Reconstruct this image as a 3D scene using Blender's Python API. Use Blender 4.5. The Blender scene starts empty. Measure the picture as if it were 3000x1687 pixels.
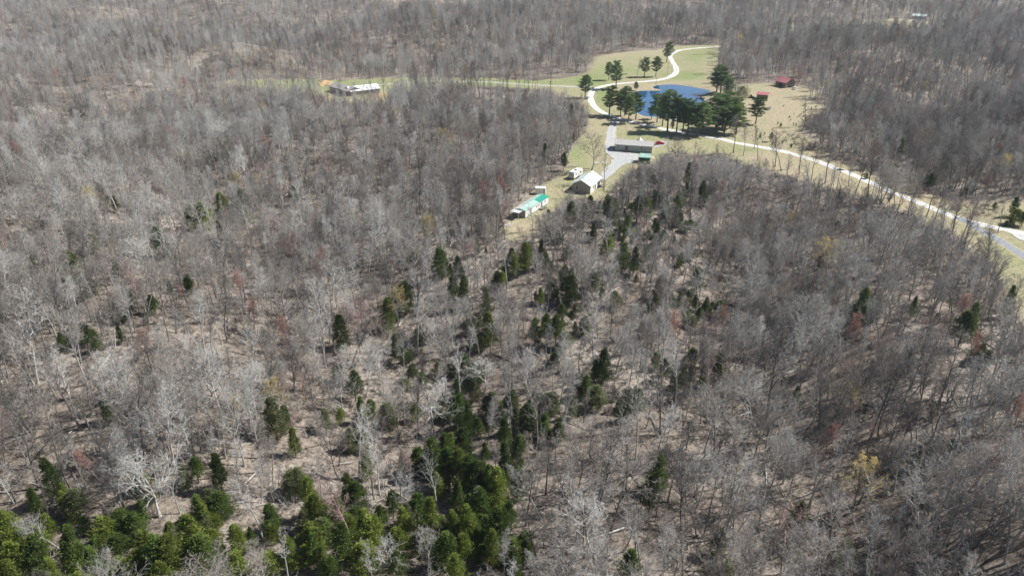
import bpy, math, random
import numpy as np
from mathutils import Vector, Matrix

sc = bpy.context.scene
R = math.radians
# ------------------------------------------------------------------ camera, sky, sun, exposure
CAM_H, PITCH, FPX = 95.0, R(27.0), 3000 * 25.0 / 36.0
cam_d = bpy.data.cameras.new('camera'); cam = bpy.data.objects.new('camera', cam_d)
sc.collection.objects.link(cam); sc.camera = cam
cam_d.sensor_width = 36; cam_d.lens = 25; cam_d.clip_start = 0.5; cam_d.clip_end = 12000
cam.location = (0, 0, CAM_H); cam.rotation_euler = (R(90) - PITCH, 0, 0)

SUN_AZ, SUN_EL = 76.0, 47.0           # azimuth clockwise from +Y (the view direction)
world = bpy.data.worlds.new('World'); sc.world = world; world.use_nodes = True
wn = world.node_tree; wn.nodes.clear()
sky = wn.nodes.new('ShaderNodeTexSky'); sky.sky_type = 'NISHITA'; sky.sun_disc = False
sky.sun_elevation = R(SUN_EL); sky.sun_rotation = R(SUN_AZ)
sky.air_density = 1.0; sky.dust_density = 0.6; sky.ozone_density = 1.0
bg = wn.nodes.new('ShaderNodeBackground'); bg.inputs[1].default_value = 0.052
wo = wn.nodes.new('ShaderNodeOutputWorld')
wn.links.new(sky.outputs[0], bg.inputs[0]); wn.links.new(bg.outputs[0], wo.inputs[0])
sun_d = bpy.data.lights.new('sun', 'SUN'); sun_d.energy = 5.0; sun_d.angle = R(0.5); sun_d.color = (1.0, 0.975, 0.94)
sun = bpy.data.objects.new('sun', sun_d); sc.collection.objects.link(sun)
sdir = Vector((math.sin(R(SUN_AZ)) * math.cos(R(SUN_EL)), math.cos(R(SUN_AZ)) * math.cos(R(SUN_EL)), math.sin(R(SUN_EL))))
sun.rotation_euler = sdir.to_track_quat('Z', 'Y').to_euler()
sun.location = (300, 80, 400)
sc.view_settings.view_transform = 'Standard'; sc.view_settings.look = 'None'
sc.view_settings.exposure = 0.58; sc.view_settings.gamma = 1.0; sc.view_settings.use_curve_mapping = False
sc.render.engine = 'CYCLES'
cy = sc.cycles
cy.max_bounces = 5; cy.diffuse_bounces = 2; cy.glossy_bounces = 2; cy.transmission_bounces = 2
cy.transparent_max_bounces = 4; cy.volume_bounces = 0; cy.caustics_reflective = False; cy.caustics_refractive = False
cy.use_adaptive_sampling = True; cy.adaptive_threshold = 0.02

rng = np.random.default_rng(7)
random.seed(7)
COL = sc.collection

# ------------------------------------------------------------------ pixel <-> world
SP, CP = math.sin(PITCH), math.cos(PITCH)
def ray(px, py):
    u = (px - 1500) / FPX; v = -(py - 843.5) / FPX
    d = Vector((u, CP + v * SP, -SP + v * CP))
    return d
def flat(px, py, z=0.0):
    d = ray(px, py); t = (CAM_H - z) / -d.z
    return (d.x * t, d.y * t)
def project(x, y, z):
    dz = z - CAM_H
    dep = y * CP - dz * SP; up = y * SP + dz * CP
    return 1500 + FPX * x / dep, 843.5 - FPX * up / dep, dep

# ------------------------------------------------------------------ materials
def mat(name):
    m = bpy.data.materials.new(name); m.use_nodes = True
    nt = m.node_tree; b = nt.nodes['Principled BSDF']; b.inputs['Roughness'].default_value = 0.9
    b.inputs['Specular IOR Level'].default_value = 0.2
    return m, nt, b
def N(nt, t, **kw):
    n = nt.nodes.new(t)
    for k, v in kw.items():
        if hasattr(n, k): setattr(n, k, v)
        else: n.inputs[k].default_value = v
    return n
def noise(nt, scale, detail=4, rough=0.6, coord='Object'):
    tc = N(nt, 'ShaderNodeTexCoord'); n = N(nt, 'ShaderNodeTexNoise')
    n.inputs['Scale'].default_value = scale; n.inputs['Detail'].default_value = detail; n.inputs['Roughness'].default_value = rough
    nt.links.new(tc.outputs[coord], n.inputs['Vector']); return n.outputs['Fac']
def ramp(nt, fac, stops):
    r = N(nt, 'ShaderNodeValToRGB'); cr = r.color_ramp
    while len(cr.elements) < len(stops): cr.elements.new(0.5)
    for e, (p, c) in zip(cr.elements, stops):
        e.position = p; e.color = (c[0], c[1], c[2], 1) if hasattr(c, '__len__') else (c, c, c, 1)
    nt.links.new(fac, r.inputs[0]); return r.outputs[0]
def mix(nt, fac, a, b, mode='MIX'):
    m = N(nt, 'ShaderNodeMix'); m.data_type = 'RGBA'; m.blend_type = mode
    for sock, v in ((m.inputs[0], fac), (m.inputs[6], a), (m.inputs[7], b)):
        if hasattr(v, 'links') or isinstance(v, bpy.types.NodeSocket): nt.links.new(v, sock)
        elif hasattr(v, '__len__'): sock.default_value = (v[0], v[1], v[2], 1)
        else: sock.default_value = v
    return m.outputs[2]
def bump(nt, b, h, strength, dist=0.1):
    n = N(nt, 'ShaderNodeBump'); n.inputs['Strength'].default_value = strength; n.inputs['Distance'].default_value = dist
    nt.links.new(h, n.inputs['Height']); nt.links.new(n.outputs[0], b.inputs['Normal'])
def plain(name, col, rough=0.7, var=0.12, scale=1.2, spec=0.3, metal=0.0):
    m, nt, b = mat(name)
    f = noise(nt, scale, 5)
    c = ramp(nt, f, [(0.3, [x * (1 - var) for x in col]), (0.7, [min(1, x * (1 + var)) for x in col])])
    nt.links.new(c, b.inputs['Base Color'])
    b.inputs['Roughness'].default_value = rough; b.inputs['Specular IOR Level'].default_value = spec; b.inputs['Metallic'].default_value = metal
    return m
def bark(name, lo, hi):
    m, nt, b = mat(name)
    oi = N(nt, 'ShaderNodeObjectInfo')
    f = noise(nt, 0.9, 3)
    c = mix(nt, f, lo, hi)
    v = N(nt, 'ShaderNodeMapRange'); v.inputs[3].default_value = 0.82; v.inputs[4].default_value = 1.2
    nt.links.new(oi.outputs['Random'], v.inputs[0])
    h = N(nt, 'ShaderNodeHueSaturation'); nt.links.new(v.outputs[0], h.inputs['Value']); nt.links.new(c, h.inputs['Color'])
    nt.links.new(h.outputs[0], b.inputs['Base Color']); b.inputs['Specular IOR Level'].default_value = 0.15
    return m
def leafy(name, cols, trans=0.4, rnd=0.25):
    m, nt, b = mat(name)
    f = noise(nt, 0.9, 3)
    f2 = noise(nt, 7.0, 2)
    c = ramp(nt, f, [(0.25, cols[0]), (0.5, cols[1]), (0.75, cols[2])])
    c = mix(nt, f2, c, mix(nt, 1.0, c, (1.5, 1.45, 1.25), 'MULTIPLY'))
    oi = N(nt, 'ShaderNodeObjectInfo')
    v = N(nt, 'ShaderNodeMapRange'); v.inputs[3].default_value = 1 - rnd; v.inputs[4].default_value = 1 + rnd
    nt.links.new(oi.outputs['Random'], v.inputs[0])
    h = N(nt, 'ShaderNodeHueSaturation'); nt.links.new(v.outputs[0], h.inputs['Value']); nt.links.new(c, h.inputs['Color'])
    d = N(nt, 'ShaderNodeBsdfDiffuse'); t = N(nt, 'ShaderNodeBsdfTranslucent'); ms = N(nt, 'ShaderNodeMixShader')
    ms.inputs[0].default_value = trans
    nt.links.new(h.outputs[0], d.inputs[0]); nt.links.new(h.outputs[0], t.inputs[0])
    nt.links.new(d.outputs[0], ms.inputs[1]); nt.links.new(t.outputs[0], ms.inputs[2])
    nt.links.new(ms.outputs[0], nt.nodes['Material Output'].inputs[0])
    return m

BARK = {
    'silver': bark('bark_silver', (0.43, 0.42, 0.39), (0.58, 0.565, 0.53)),
    'grey':   bark('bark_grey', (0.30, 0.288, 0.265), (0.43, 0.413, 0.385)),
    'brown':  bark('bark_brown', (0.22, 0.198, 0.175), (0.33, 0.298, 0.265)),
    'dark':   bark('bark_dark', (0.11, 0.10, 0.09), (0.18, 0.165, 0.15)),
    'red':    bark('bark_reddish', (0.27, 0.185, 0.165), (0.38, 0.27, 0.24)),
    'pine':   bark('bark_pine', (0.10, 0.075, 0.06), (0.17, 0.13, 0.10)),
}
BUD = {
    'red': leafy('red_buds', [(0.30, 0.13, 0.10), (0.36, 0.17, 0.13), (0.42, 0.22, 0.17)]),
    'orange': leafy('orange_buds', [(0.33, 0.22, 0.14), (0.40, 0.27, 0.17), (0.46, 0.33, 0.22)]),
    'yellow': leafy('yellow_buds', [(0.40, 0.31, 0.10), (0.48, 0.38, 0.13), (0.54, 0.44, 0.2)]),
    'pear': leafy('cream_blossom', [(0.36, 0.35, 0.25), (0.44, 0.43, 0.32), (0.52, 0.51, 0.41)]),
}
GREEN = {
    'bright': leafy('cedar_bright', [(0.105, 0.145, 0.032), (0.165, 0.21, 0.05), (0.25, 0.29, 0.09)]),
    'mid':    leafy('cedar_mid', [(0.06, 0.098, 0.027), (0.10, 0.15, 0.042), (0.165, 0.21, 0.072)]),
    'dark':   leafy('cedar_dark', [(0.04, 0.07, 0.025), (0.07, 0.105, 0.036), (0.12, 0.15, 0.056)]),
    'pale':   leafy('evergreen_pale', [(0.10, 0.12, 0.06), (0.15, 0.17, 0.09), (0.22, 0.235, 0.14)]),
    'pine':   leafy('pine_needles', [(0.07, 0.12, 0.055), (0.12, 0.18, 0.08), (0.20, 0.25, 0.12)]),
}

# ------------------------------------------------------------------ terrain
# clearings as outlines on the flat valley floor, given where they meet the ground
CLEAR_PX = [
 [(660,240),(720,233),(900,233),(1000,236),(1150,228),(1400,228),(1560,237),(1650,230),(1700,222),(1733,206),(1737,188),(1752,166),
  (1800,157),(1870,150),(1940,145),(1958,136),(2112,132),(2104,180),(2098,240),(2095,262),(2150,268),(2180,250),(2260,245),(2380,258),
  (2400,275),(2345,292),(2440,318),(2400,340),(2355,350),(2335,380),(2370,405),(2420,440),(2480,475),(2560,515),(2700,560),(2850,595),
  (3100,585),(3400,600),(3400,1250),(3060,1000),(2990,930),(2960,850),(2900,770),(2850,715),(2780,675),(2700,640),(2600,600),(2500,570),(2400,545),
  (2300,512),(2200,485),(2100,455),(1960,442),(1925,470),(1880,490),(1850,500),(1800,545),(1770,575),(1740,585),(1700,580),(1650,580),
  (1630,605),(1600,640),(1560,675),(1510,705),(1470,695),(1480,660),(1500,625),(1560,570),(1600,545),(1660,510),(1660,480),(1670,440),
  (1710,400),(1725,370),(1720,330),(1700,300),(1600,262),(1400,250),(1250,253),(1180,272),(1130,296),(1080,306),(985,298),(900,270),(800,262),(720,250)],
 [(2240,92),(2330,70),(2370,66),(2500,60),(2620,55),(2720,62),(2850,72),(2850,88),(2700,100),(2600,112),(2540,94),(2450,87),(2370,84),(2300,98)],
]
CLEAR = [np.array([flat(*p) for p in poly]) for poly in CLEAR_PX]
Z1 = lambda x, y: (1650 + x / 4.2617, 80 + y / 4.2617)
Z2 = lambda x, y: (1450 + x / 4.6745, 380 + y / 4.6745)
Z3 = lambda x, y: (2100 + x / 4.2617, 180 + y / 4.2617)
Z4 = lambda x, y: (2400 + x / 2.898, 400 + y / 2.898)
Z5 = lambda x, y: (850 + x / 2.862, 180 + y / 2.862)
POND = np.array([flat(*Z1(*p)) for p in [(905,795),(1000,788),(1220,786),(1252,772),(1150,758),(1125,738),(1200,716),(1350,708),(1500,722),
    (1650,750),(1790,775),(1840,790),(1790,812),(1740,832),(1650,838),(1575,822),(1570,830),(1680,856),(1740,890),(1795,935),(1800,1000),(1760,1060),
    (1600,1090),(1300,1112),(1050,1105),(985,1085),(900,1040),(880,960),(885,880)]])

def inside(poly, X, Y):
    r = np.zeros(X.shape, bool); n = len(poly)
    for i in range(n):
        x1, y1 = poly[i]; x2, y2 = poly[(i + 1) % n]
        c = ((y1 > Y) != (y2 > Y)) & (X < (x2 - x1) * (Y - y1) / (y2 - y1 + 1e-12) + x1)
        r ^= c
    return r
def pdist(poly, X, Y, closed=True):
    d = np.full(X.shape, 1e9); n = len(poly)
    for i in range(n if closed else n - 1):
        x1, y1 = poly[i]; x2, y2 = poly[(i + 1) % n]
        dx, dy = x2 - x1, y2 - y1
        t = np.clip(((X - x1) * dx + (Y - y1) * dy) / (dx * dx + dy * dy + 1e-9), 0, 1)
        d = np.minimum(d, np.hypot(X - x1 - t * dx, Y - y1 - t * dy))
    return d
def sstep(a, b, x):
    t = np.clip((x - a) / (b - a), 0, 1); return t * t * (3 - 2 * t)

def axis(segs):
    out = [segs[0][0]]
    for a, b, s in segs:
        n = max(1, int(round((b - a) / s))); out += list(np.linspace(a, b, n + 1)[1:])
    return np.array(out)
gx = axis([(-3600,-1500,150),(-1500,-500,22),(-500,-210,8),(-210,340,2.5),(340,560,8),(560,1600,22),(1600,3600,150)])
gy = axis([(-260,20,20),(20,210,3.2),(210,700,2.5),(700,900,8),(900,1600,20),(1600,5200,140)])
GX, GY = np.meshgrid(gx, gy)
sd = np.full(GX.shape, 1e9)
for poly in CLEAR:
    d = pdist(poly, GX, GY); d = np.where(inside(poly, GX, GY), -d, d); sd = np.minimum(sd, d)
calm = sstep(4, 75, sd)                       # 0 on the flat clearings, 1 in the hills
def wave(X, Y):
    z = 3.2 * np.sin(X / 31.0 + 1.3 + 0.6 * np.sin(Y / 55.0)) * np.sin(Y / 37.0 + 0.5)
    z += 2.6 * np.sin(X / 52.0 - Y / 61.0 + 2.0) + 1.5 * np.sin(X / 19.0 + Y / 23.0)
    z += 7.0 * np.sin(X / 150.0 + 0.8) * np.sin(Y / 130.0 + 2.2)
    return z
Zg = (wave(GX, GY) + (6.0 * np.sin(GX / 41.0 + 0.9) * np.sin(GY / 47.0 + 2.4) + 4 * np.sin(GX / 90. - GY / 70.)) * (0.35 + 0.65 * sstep(20, -60, GX) + .4 * sstep(420, 600, GY))) * calm
fadev = calm * sstep(330, 240, GY) * sstep(-150, -40, GX)
xv = 62 + (GY - 150) * 0.20
Zg += fadev * (-9.0 * np.exp(-((GX - xv) / 30.0) ** 2) + 13.0 * sstep(10, 95, GX - xv))
far = sstep(720, 1500, GY)
Zg += far * (22 + 16 * np.sin(GX / 230.0 + 1.0) + 8 * np.sin(GX / 110.0 + GY / 140.0)) * calm
Zg += sstep(1500, 4000, GY) * 50
# gentle texture of hollows and humps
Zg += calm * 0.5 * np.sin(GX / 6.3 + 2 * np.sin(GY / 11.0)) * np.sin(GY / 7.7)
pin = inside(POND, GX, GY); pdz = pdist(POND, GX, GY); pin_d = np.where(pin, -pdz, pdz)
WATER_Z = -0.45
Zg -= 1.6 * sstep(3.2, -4.0, pin_d)
def hz(x, y):
    x = np.asarray(x, float); y = np.asarray(y, float)
    i = np.clip(np.searchsorted(gx, x) - 1, 0, len(gx) - 2); j = np.clip(np.searchsorted(gy, y) - 1, 0, len(gy) - 2)
    u = (x - gx[i]) / (gx[i + 1] - gx[i]); v = (y - gy[j]) / (gy[j + 1] - gy[j])
    return (Zg[j, i] * (1 - u) * (1 - v) + Zg[j, i + 1] * u * (1 - v) + Zg[j + 1, i] * (1 - u) * v + Zg[j + 1, i + 1] * u * v)
def ground(px, py):
    d = ray(px, py)
    t = 40.0; step = 3.0
    while t < 6000:
        x, y, z = d.x * t, d.y * t, CAM_H + d.z * t
        if z < hz(x, y): break
        t += step
    a, b = t - step, t
    for _ in range(14):
        m = (a + b) / 2
        if CAM_H + d.z * m < hz(d.x * m, d.y * m): b = m
        else: a = m
    return Vector((d.x * b, d.y * b, float(hz(d.x * b, d.y * b))))

# roads as centre lines
def P(pts, z): return np.array([flat(*z(*p)) for p in pts])
def smooth(path, n=3):
    p = np.array(path, float)
    for _ in range(n):
        q = [p[0]]
        for a, b in zip(p[:-1], p[1:]): q += [a * .75 + b * .25, a * .25 + b * .75]
        q.append(p[-1]); p = np.array(q)
    return p
LOOP = np.vstack([P([(2100,232),(2000,238),(1940,245),(1600,268),(1450,288),(1380,318),(1325,350),(1350,410),(1405,490),(1420,560),(1370,610),(1270,648),(1100,675),(900,690),
    (700,705),(550,725),(450,750),(365,795),(335,850),(345,920),(385,990),(455,1050),(550,1095),(700,1145),(850,1185),(1000,1215),(1200,1262),(1400,1300),
    (1600,1335),(1800,1365),(2000,1400)], Z1), P([(200,1012),(400,1045),(600,1080),(800,1120),(1000,1170),(1200,1230),(1400,1300),(1600,1385)], Z3),
    P([(130,262),(300,330),(450,400),(600,465),(750,525),(930,600),(1100,665),(1250,720),(1450,765),(1739,822),(2400,930)], Z4)])
WEST = P([(2560,222),(2400,215),(2000,197),(1700,176),(1400,166),(1100,170),(900,187),(750,197),(640,203)], Z5)
DRIVE = P([(690,1150),(640,1200),(605,1290),(590,1400),(570,1480)], Z1)
BRANCH = P([(1180,690),(1300,752),(1400,812),(1550,895),(1739,1015),(2100,1260)], Z4)
FAR = np.array([flat(*p) for p in [(2240,98),(2290,88),(2335,74),(2372,69),(2500,63),(2600,59),(2700,62)]])
SPUR = P([(2120,700),(1800,790),(2200,860),(2700,1000)], Z4)
ROADS = [smooth(LOOP), smooth(WEST), smooth(DRIVE), smooth(BRANCH), smooth(FAR)]
YARD = P([(1575,130),(1640,110),(1640,300),(1800,312),(1960,330),(2000,352),(1950,440),(1900,462),(1790,480),(1690,560),(1600,640),(1540,700),(1440,690),(1440,590),
    (1560,470),(1600,400),(1480,300),(1500,220)], Z2)
PAD = P([(2180,165),(2300,150),(2400,165),(2370,215),(2180,260)], Z2)

# image-space tints of the clearings are properties of the soil there (grass lush or dry)
PXg, PYg, DPg = project(GX, GY, 0 * GX)
def blob(cx, cy, rx, ry, w=1.0):
    return w * np.exp(-(((PXg - cx) / rx) ** 2 + ((PYg - cy) / ry) ** 2))
grass = sstep(2.5, -1.5, sd + 1.2 * np.sin(GX / 3.1) * np.sin(GY / 3.7))
green = 0.30 - 0.14 * sstep(2120, 2230, PXg)
for b in [(1000,250,420,20,.6),(1500,243,160,10,.6),(1720,232,60,22,.75),(1830,210,90,18,.5),(1800,180,80,16,.15),(2010,222,60,12,.9),(2040,170,60,40,.25),(1765,285,25,35,.8),
          (1800,330,30,10,.4),(1690,440,30,60,.55),(1950,395,90,25,.25),(1660,545,60,25,.25),(2130,430,80,12,.35),(2060,160,60,20,.3),
          (1870,395,40,10,.4),(2960,780,70,90,.3),(1950,470,40,30,.6),(2210,440,60,10,.3)]:
    green += blob(*b)
green -= 0.6 * sstep(5, 1, pin_d)
for b in [(2270,320,120,45,-.28),(2500,500,220,60,-.3),(1880,258,110,10,-.4),(2090,292,40,20,-.5),(1870,348,140,10,-.5),(1450,600,120,60,-.2),(1930,150,60,12,-.25),(1790,158,60,9,-.35),
          (2620,560,300,60,-.3),(2090,230,25,60,-.3),(1560,670,80,40,-.35),(1760,380,30,20,-.2)]:
    green += blob(*b)
green = np.clip(green, 0, 1)

def link(o, parent=None):
    COL.objects.link(o)
    if parent is not None: o.parent = parent
    return o
def tag(o, label=None, cat=None, group=None, kind=None):
    for k, v in (('label', label), ('category', cat), ('group', group), ('kind', kind)):
        if v: o[k] = v
    return o
def empty(name, loc, rz=0, label=None, cat=None, group=None, sc_=1.0):
    o = bpy.data.objects.new(name, None); COL.objects.link(o)
    o.location = loc; o.rotation_euler = (0, 0, rz); o.scale = (sc_,) * 3 if not hasattr(sc_, '__len__') else sc_
    o.empty_display_size = 0.5
    return tag(o, label, cat, group)

# ground material: leaf litter in the woods, turf on the clearings
gm, nt, b = mat('forest_floor_and_turf')
n1 = noise(nt, 0.035, 4); n2 = noise(nt, 0.8, 7, 0.8); n3 = noise(nt, 5.0, 3, 0.7)
litter = ramp(nt, n1, [(0.3, (0.18, 0.147, 0.12)), (0.5, (0.27, 0.226, 0.185)), (0.7, (0.39, 0.338, 0.285))])
spec = ramp(nt, n2, [(0.38, 0.22), (0.48, 0.72), (0.6, 1.2)])
litter = mix(nt, 1.0, litter, spec, 'MULTIPLY')
litter = mix(nt, 0.55, litter, ramp(nt, n3, [(0.35, 0.55), (0.65, 1.35)]), 'MULTIPLY')
gn_ = noise(nt, 0.09, 5, 0.65)
dry = ramp(nt, n2, [(0.34, (0.20, 0.165, 0.105)), (0.5, (0.36, 0.305, 0.205)), (0.66, (0.47, 0.41, 0.29))])
lush = ramp(nt, n2, [(0.34, (0.12, 0.15, 0.055)), (0.52, (0.23, 0.27, 0.115)), (0.7, (0.35, 0.38, 0.20))])
ag = N(nt, 'ShaderNodeAttribute'); ag.attribute_name = 'green'
ar = N(nt, 'ShaderNodeAttribute'); ar.attribute_name = 'grass'
mm = N(nt, 'ShaderNodeMath'); mm.operation = 'MULTIPLY_ADD'; mm.inputs[1].default_value = 1.6; mm.inputs[2].default_value = -0.8
nt.links.new(gn_, mm.inputs[0])
m2 = N(nt, 'ShaderNodeMath'); m2.operation = 'ADD'; m2.use_clamp = True
nt.links.new(mm.outputs[0], m2.inputs[0]); nt.links.new(ag.outputs['Fac'], m2.inputs[1])
turf = mix(nt, m2.outputs[0], dry, lush)
m3 = N(nt, 'ShaderNodeMath'); m3.operation = 'MULTIPLY_ADD'; m3.inputs[1].default_value = 1.0; m3.inputs[2].default_value = -0.5
nt.links.new(n2, m3.inputs[0])
m4 = N(nt, 'ShaderNodeMath'); m4.operation = 'ADD'; m4.use_clamp = True
nt.links.new(m3.outputs[0], m4.inputs[0]); nt.links.new(ar.outputs['Fac'], m4.inputs[1])
m5 = N(nt, 'ShaderNodeMath'); m5.operation = 'MULTIPLY'; m5.use_clamp = True
nt.links.new(m4.outputs[0], m5.inputs[0]); nt.links.new(ramp(nt, ar.outputs['Fac'], [(0.0, 0.0), (0.25, 1.0)]), m5.inputs[1])
nt.links.new(mix(nt, m5.outputs[0], litter, turf), b.inputs['Base Color'])
bump(nt, b, n2, 0.5, 0.25); b.inputs['Specular IOR Level'].default_value = 0.05; b.inputs['Roughness'].default_value = 1

def grid_mesh(name, keep=None, off=0.0):
    ny, nx = GX.shape
    idx = np.arange(nx * ny).reshape(ny, nx)
    q = np.stack([idx[:-1, :-1], idx[:-1, 1:], idx[1:, 1:], idx[1:, :-1]], -1)
    if keep is not None: q = q[keep]
    q = q.reshape(-1, 4)
    used = np.unique(q); remap = np.zeros(nx * ny, int); remap[used] = np.arange(len(used)); q = remap[q]
    co = np.stack([GX, GY, Zg + off], -1).reshape(-1, 3)[used]
    me = bpy.data.meshes.new(name); me.from_pydata(co.tolist(), [], q.tolist())
    for an, arr in (('green', green), ('grass', grass)):
        a = me.attributes.new(an, 'FLOAT', 'POINT'); a.data.foreach_set('value', arr.reshape(-1)[used].astype(np.float32))
    me.shade_smooth(); me.materials.append(gm)
    return me
cellgrass = (grass[:-1, :-1] + grass[:-1, 1:] + grass[1:, 1:] + grass[1:, :-1]) > 0.001
tag(link(bpy.data.objects.new('forest_floor', grid_mesh('forest_floor'))), kind='structure')
tag(link(bpy.data.objects.new('grass_field', grid_mesh('grass_field', cellgrass, 0.04))), kind='structure')

# water
wm, nt, b = mat('pond_water')
b.inputs['Base Color'].default_value = (0.014, 0.10, 0.25, 1); b.inputs['Roughness'].default_value = 0.02  # blue base colour stands in for much of the reflected sky
b.inputs['Specular IOR Level'].default_value = 0.8; b.inputs['IOR'].default_value = 1.33; b.inputs['Coat Weight'].default_value = 1.0; b.inputs['Coat Roughness'].default_value = 0.02; b.inputs['Coat IOR'].default_value = 1.6
bump(nt, b, noise(nt, 1.0, 3), 0.02, 0.04)
pm = bpy.data.meshes.new('pond')
cx, cy_ = POND.mean(0)
pv = [(cx + (x - cx) * 1.0, cy_ + (y - cy_) * 1.0, WATER_Z) for x, y in POND]
import bmesh
bm = bmesh.new()
xs = np.linspace(POND[:, 0].min() - 6, POND[:, 0].max() + 6, 3); ys = np.linspace(POND[:, 1].min() - 6, POND[:, 1].max() + 6, 3)
vv = [[bm.verts.new((x, y, WATER_Z)) for x in xs] for y in ys]
for j in range(2):
    for i in range(2): bm.faces.new((vv[j][i], vv[j][i + 1], vv[j + 1][i + 1], vv[j + 1][i]))
bm.to_mesh(pm); bm.free(); pm.materials.append(wm)
tag(link(bpy.data.objects.new('pond', pm)), kind='structure')

def ribbon(name, path, width, m, off, wob=0.12):
    path = np.array(path); seg = np.hypot(*np.diff(path, axis=0).T); L = np.concatenate([[0], np.cumsum(seg)])
    n = max(8, int(L[-1] / 1.6)); s = np.linspace(0, L[-1], n)
    c = np.stack([np.interp(s, L, path[:, 0]), np.interp(s, L, path[:, 1])], 1)
    t = np.gradient(c, axis=0); t /= np.linalg.norm(t, axis=1)[:, None]; nr = np.stack([-t[:, 1], t[:, 0]], 1)
    K = 7; us = np.linspace(-1, 1, K); vs = []; r2 = np.random.default_rng(len(name))
    w1 = width / 2 * (1 + wob * np.interp(s, s[::3], r2.normal(0, 1, len(s[::3])))); w2 = width / 2 * (1 + wob * np.interp(s, s[::3], r2.normal(0, 1, len(s[::3]))))
    fs = []; us_attr = []
    for i in range(n):
        for k, u in enumerate(us):
            w = w1[i] if u > 0 else w2[i]
            x, y = c[i] + nr[i] * u * w
            vs.append((x, y, float(hz(x, y)) + (off if abs(u) < .99 else off * 0.25))); us_attr.append(abs(u))
    for i in range(n - 1):
        for k in range(K - 1): a = i * K + k; fs.append((a, a + 1, a + K + 1, a + K))
    me = bpy.data.meshes.new(name); me.from_pydata(vs, [], fs)
    a = me.attributes.new('edge', 'FLOAT', 'POINT'); a.data.foreach_set('value', np.array(us_attr, np.float32))
    me.materials.append(m); me.shade_smooth()
    o = link(bpy.data.objects.new(name, me)); return tag(o, kind='structure')
def gravel(name, c0, c1, rut, verge=(0.38, 0.33, 0.2)):
    m, nt, b = mat(name)
    f = noise(nt, 0.8, 6, 0.7); f2 = noise(nt, 6, 3)
    c = ramp(nt, f, [(0.35, c0), (0.65, c1)])
    c = mix(nt, 0.5, c, ramp(nt, f2, [(0.35, 0.75), (0.6, 1.1)]), 'MULTIPLY')
    at = N(nt, 'ShaderNodeAttribute'); at.attribute_name = 'edge'
    w = ramp(nt, at.outputs['Fac'], [(0.0, rut), (0.3, 1.0), (0.62, 1.05), (0.85, 0.9)])
    c = mix(nt, 1.0, c, w, 'MULTIPLY')
    ed = N(nt, 'ShaderNodeMath'); ed.operation = 'MULTIPLY_ADD'; ed.inputs[1].default_value = 0.5
    nt.links.new(f, ed.inputs[0]); nt.links.new(at.outputs['Fac'], ed.inputs[2])
    c = mix(nt, ramp(nt, ed.outputs[0], [(0.98, 0.0), (1.22, 1.0)]), c, verge)
    nt.links.new(c, b.inputs['Base Color']); bump(nt, b, f2, 0.3, 0.05)
    return m
G_WHITE = gravel('gravel_white', (0.54, 0.53, 0.50), (0.72, 0.71, 0.68), 0.74)
G_GREY = gravel('gravel_grey', (0.36, 0.36, 0.35), (0.50, 0.50, 0.49), 0.95)
ASPH = gravel('asphalt_old', (0.22, 0.235, 0.25), (0.30, 0.31, 0.325), 1.0)
ribbon('gravel_road', ROADS[0], 4.9, G_WHITE, 0.10)
ribbon('west_road', ROADS[1], 3.8, G_GREY, 0.09)
ribbon('driveway', ROADS[2], 5.6, G_GREY, 0.12)
ribbon('branch_road', ROADS[3], 5.0, ASPH, 0.13, 0.04)
ribbon('far_road', ROADS[4], 4.0, G_GREY, 0.12)
def sheet(name, poly, m, off):
    xs = np.arange(poly[:, 0].min() - 1, poly[:, 0].max() + 1, 0.8); ys = np.arange(poly[:, 1].min() - 1, poly[:, 1].max() + 1, 0.8)
    X, Y = np.meshgrid(xs, ys); d = pdist(poly, X, Y); d = np.where(inside(poly, X, Y), -d, d) + 0.5 * np.sin(X * 1.3) * np.sin(Y * 1.1)
    keep = (d < 0)[:-1, :-1] & (d < 0)[1:, 1:] & (d < 0)[:-1, 1:] & (d < 0)[1:, :-1]
    ny, nx = X.shape; idx = np.arange(nx * ny).reshape(ny, nx)
    q = np.stack([idx[:-1, :-1], idx[:-1, 1:], idx[1:, 1:], idx[1:, :-1]], -1)[keep].reshape(-1, 4)
    used = np.unique(q); rm = np.zeros(nx * ny, int); rm[used] = np.arange(len(used))
    co = np.stack([X, Y, hz(X, Y) + off], -1).reshape(-1, 3)[used]
    me = bpy.data.meshes.new(name); me.from_pydata(co.tolist(), [], rm[q].tolist())
    e = np.clip(1 + d.reshape(-1)[used] / 2.0, 0, 1)
    a = me.attributes.new('edge', 'FLOAT', 'POINT'); a.data.foreach_set('value', e.astype(np.float32))
    me.materials.append(m); o = link(bpy.data.objects.new(name, me)); return tag(o, kind='structure')
sheet('gravel_yard', YARD, G_GREY, 0.15)
sheet('parking_pad', PAD, G_GREY, 0.14)
sheet('junction', P([(1250,722),(1450,768),(1739,824),(2300,930),(2300,1100),(1900,960),(1739,905),(1600,820),(1480,775)], Z4), G_WHITE, 0.155)

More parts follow.
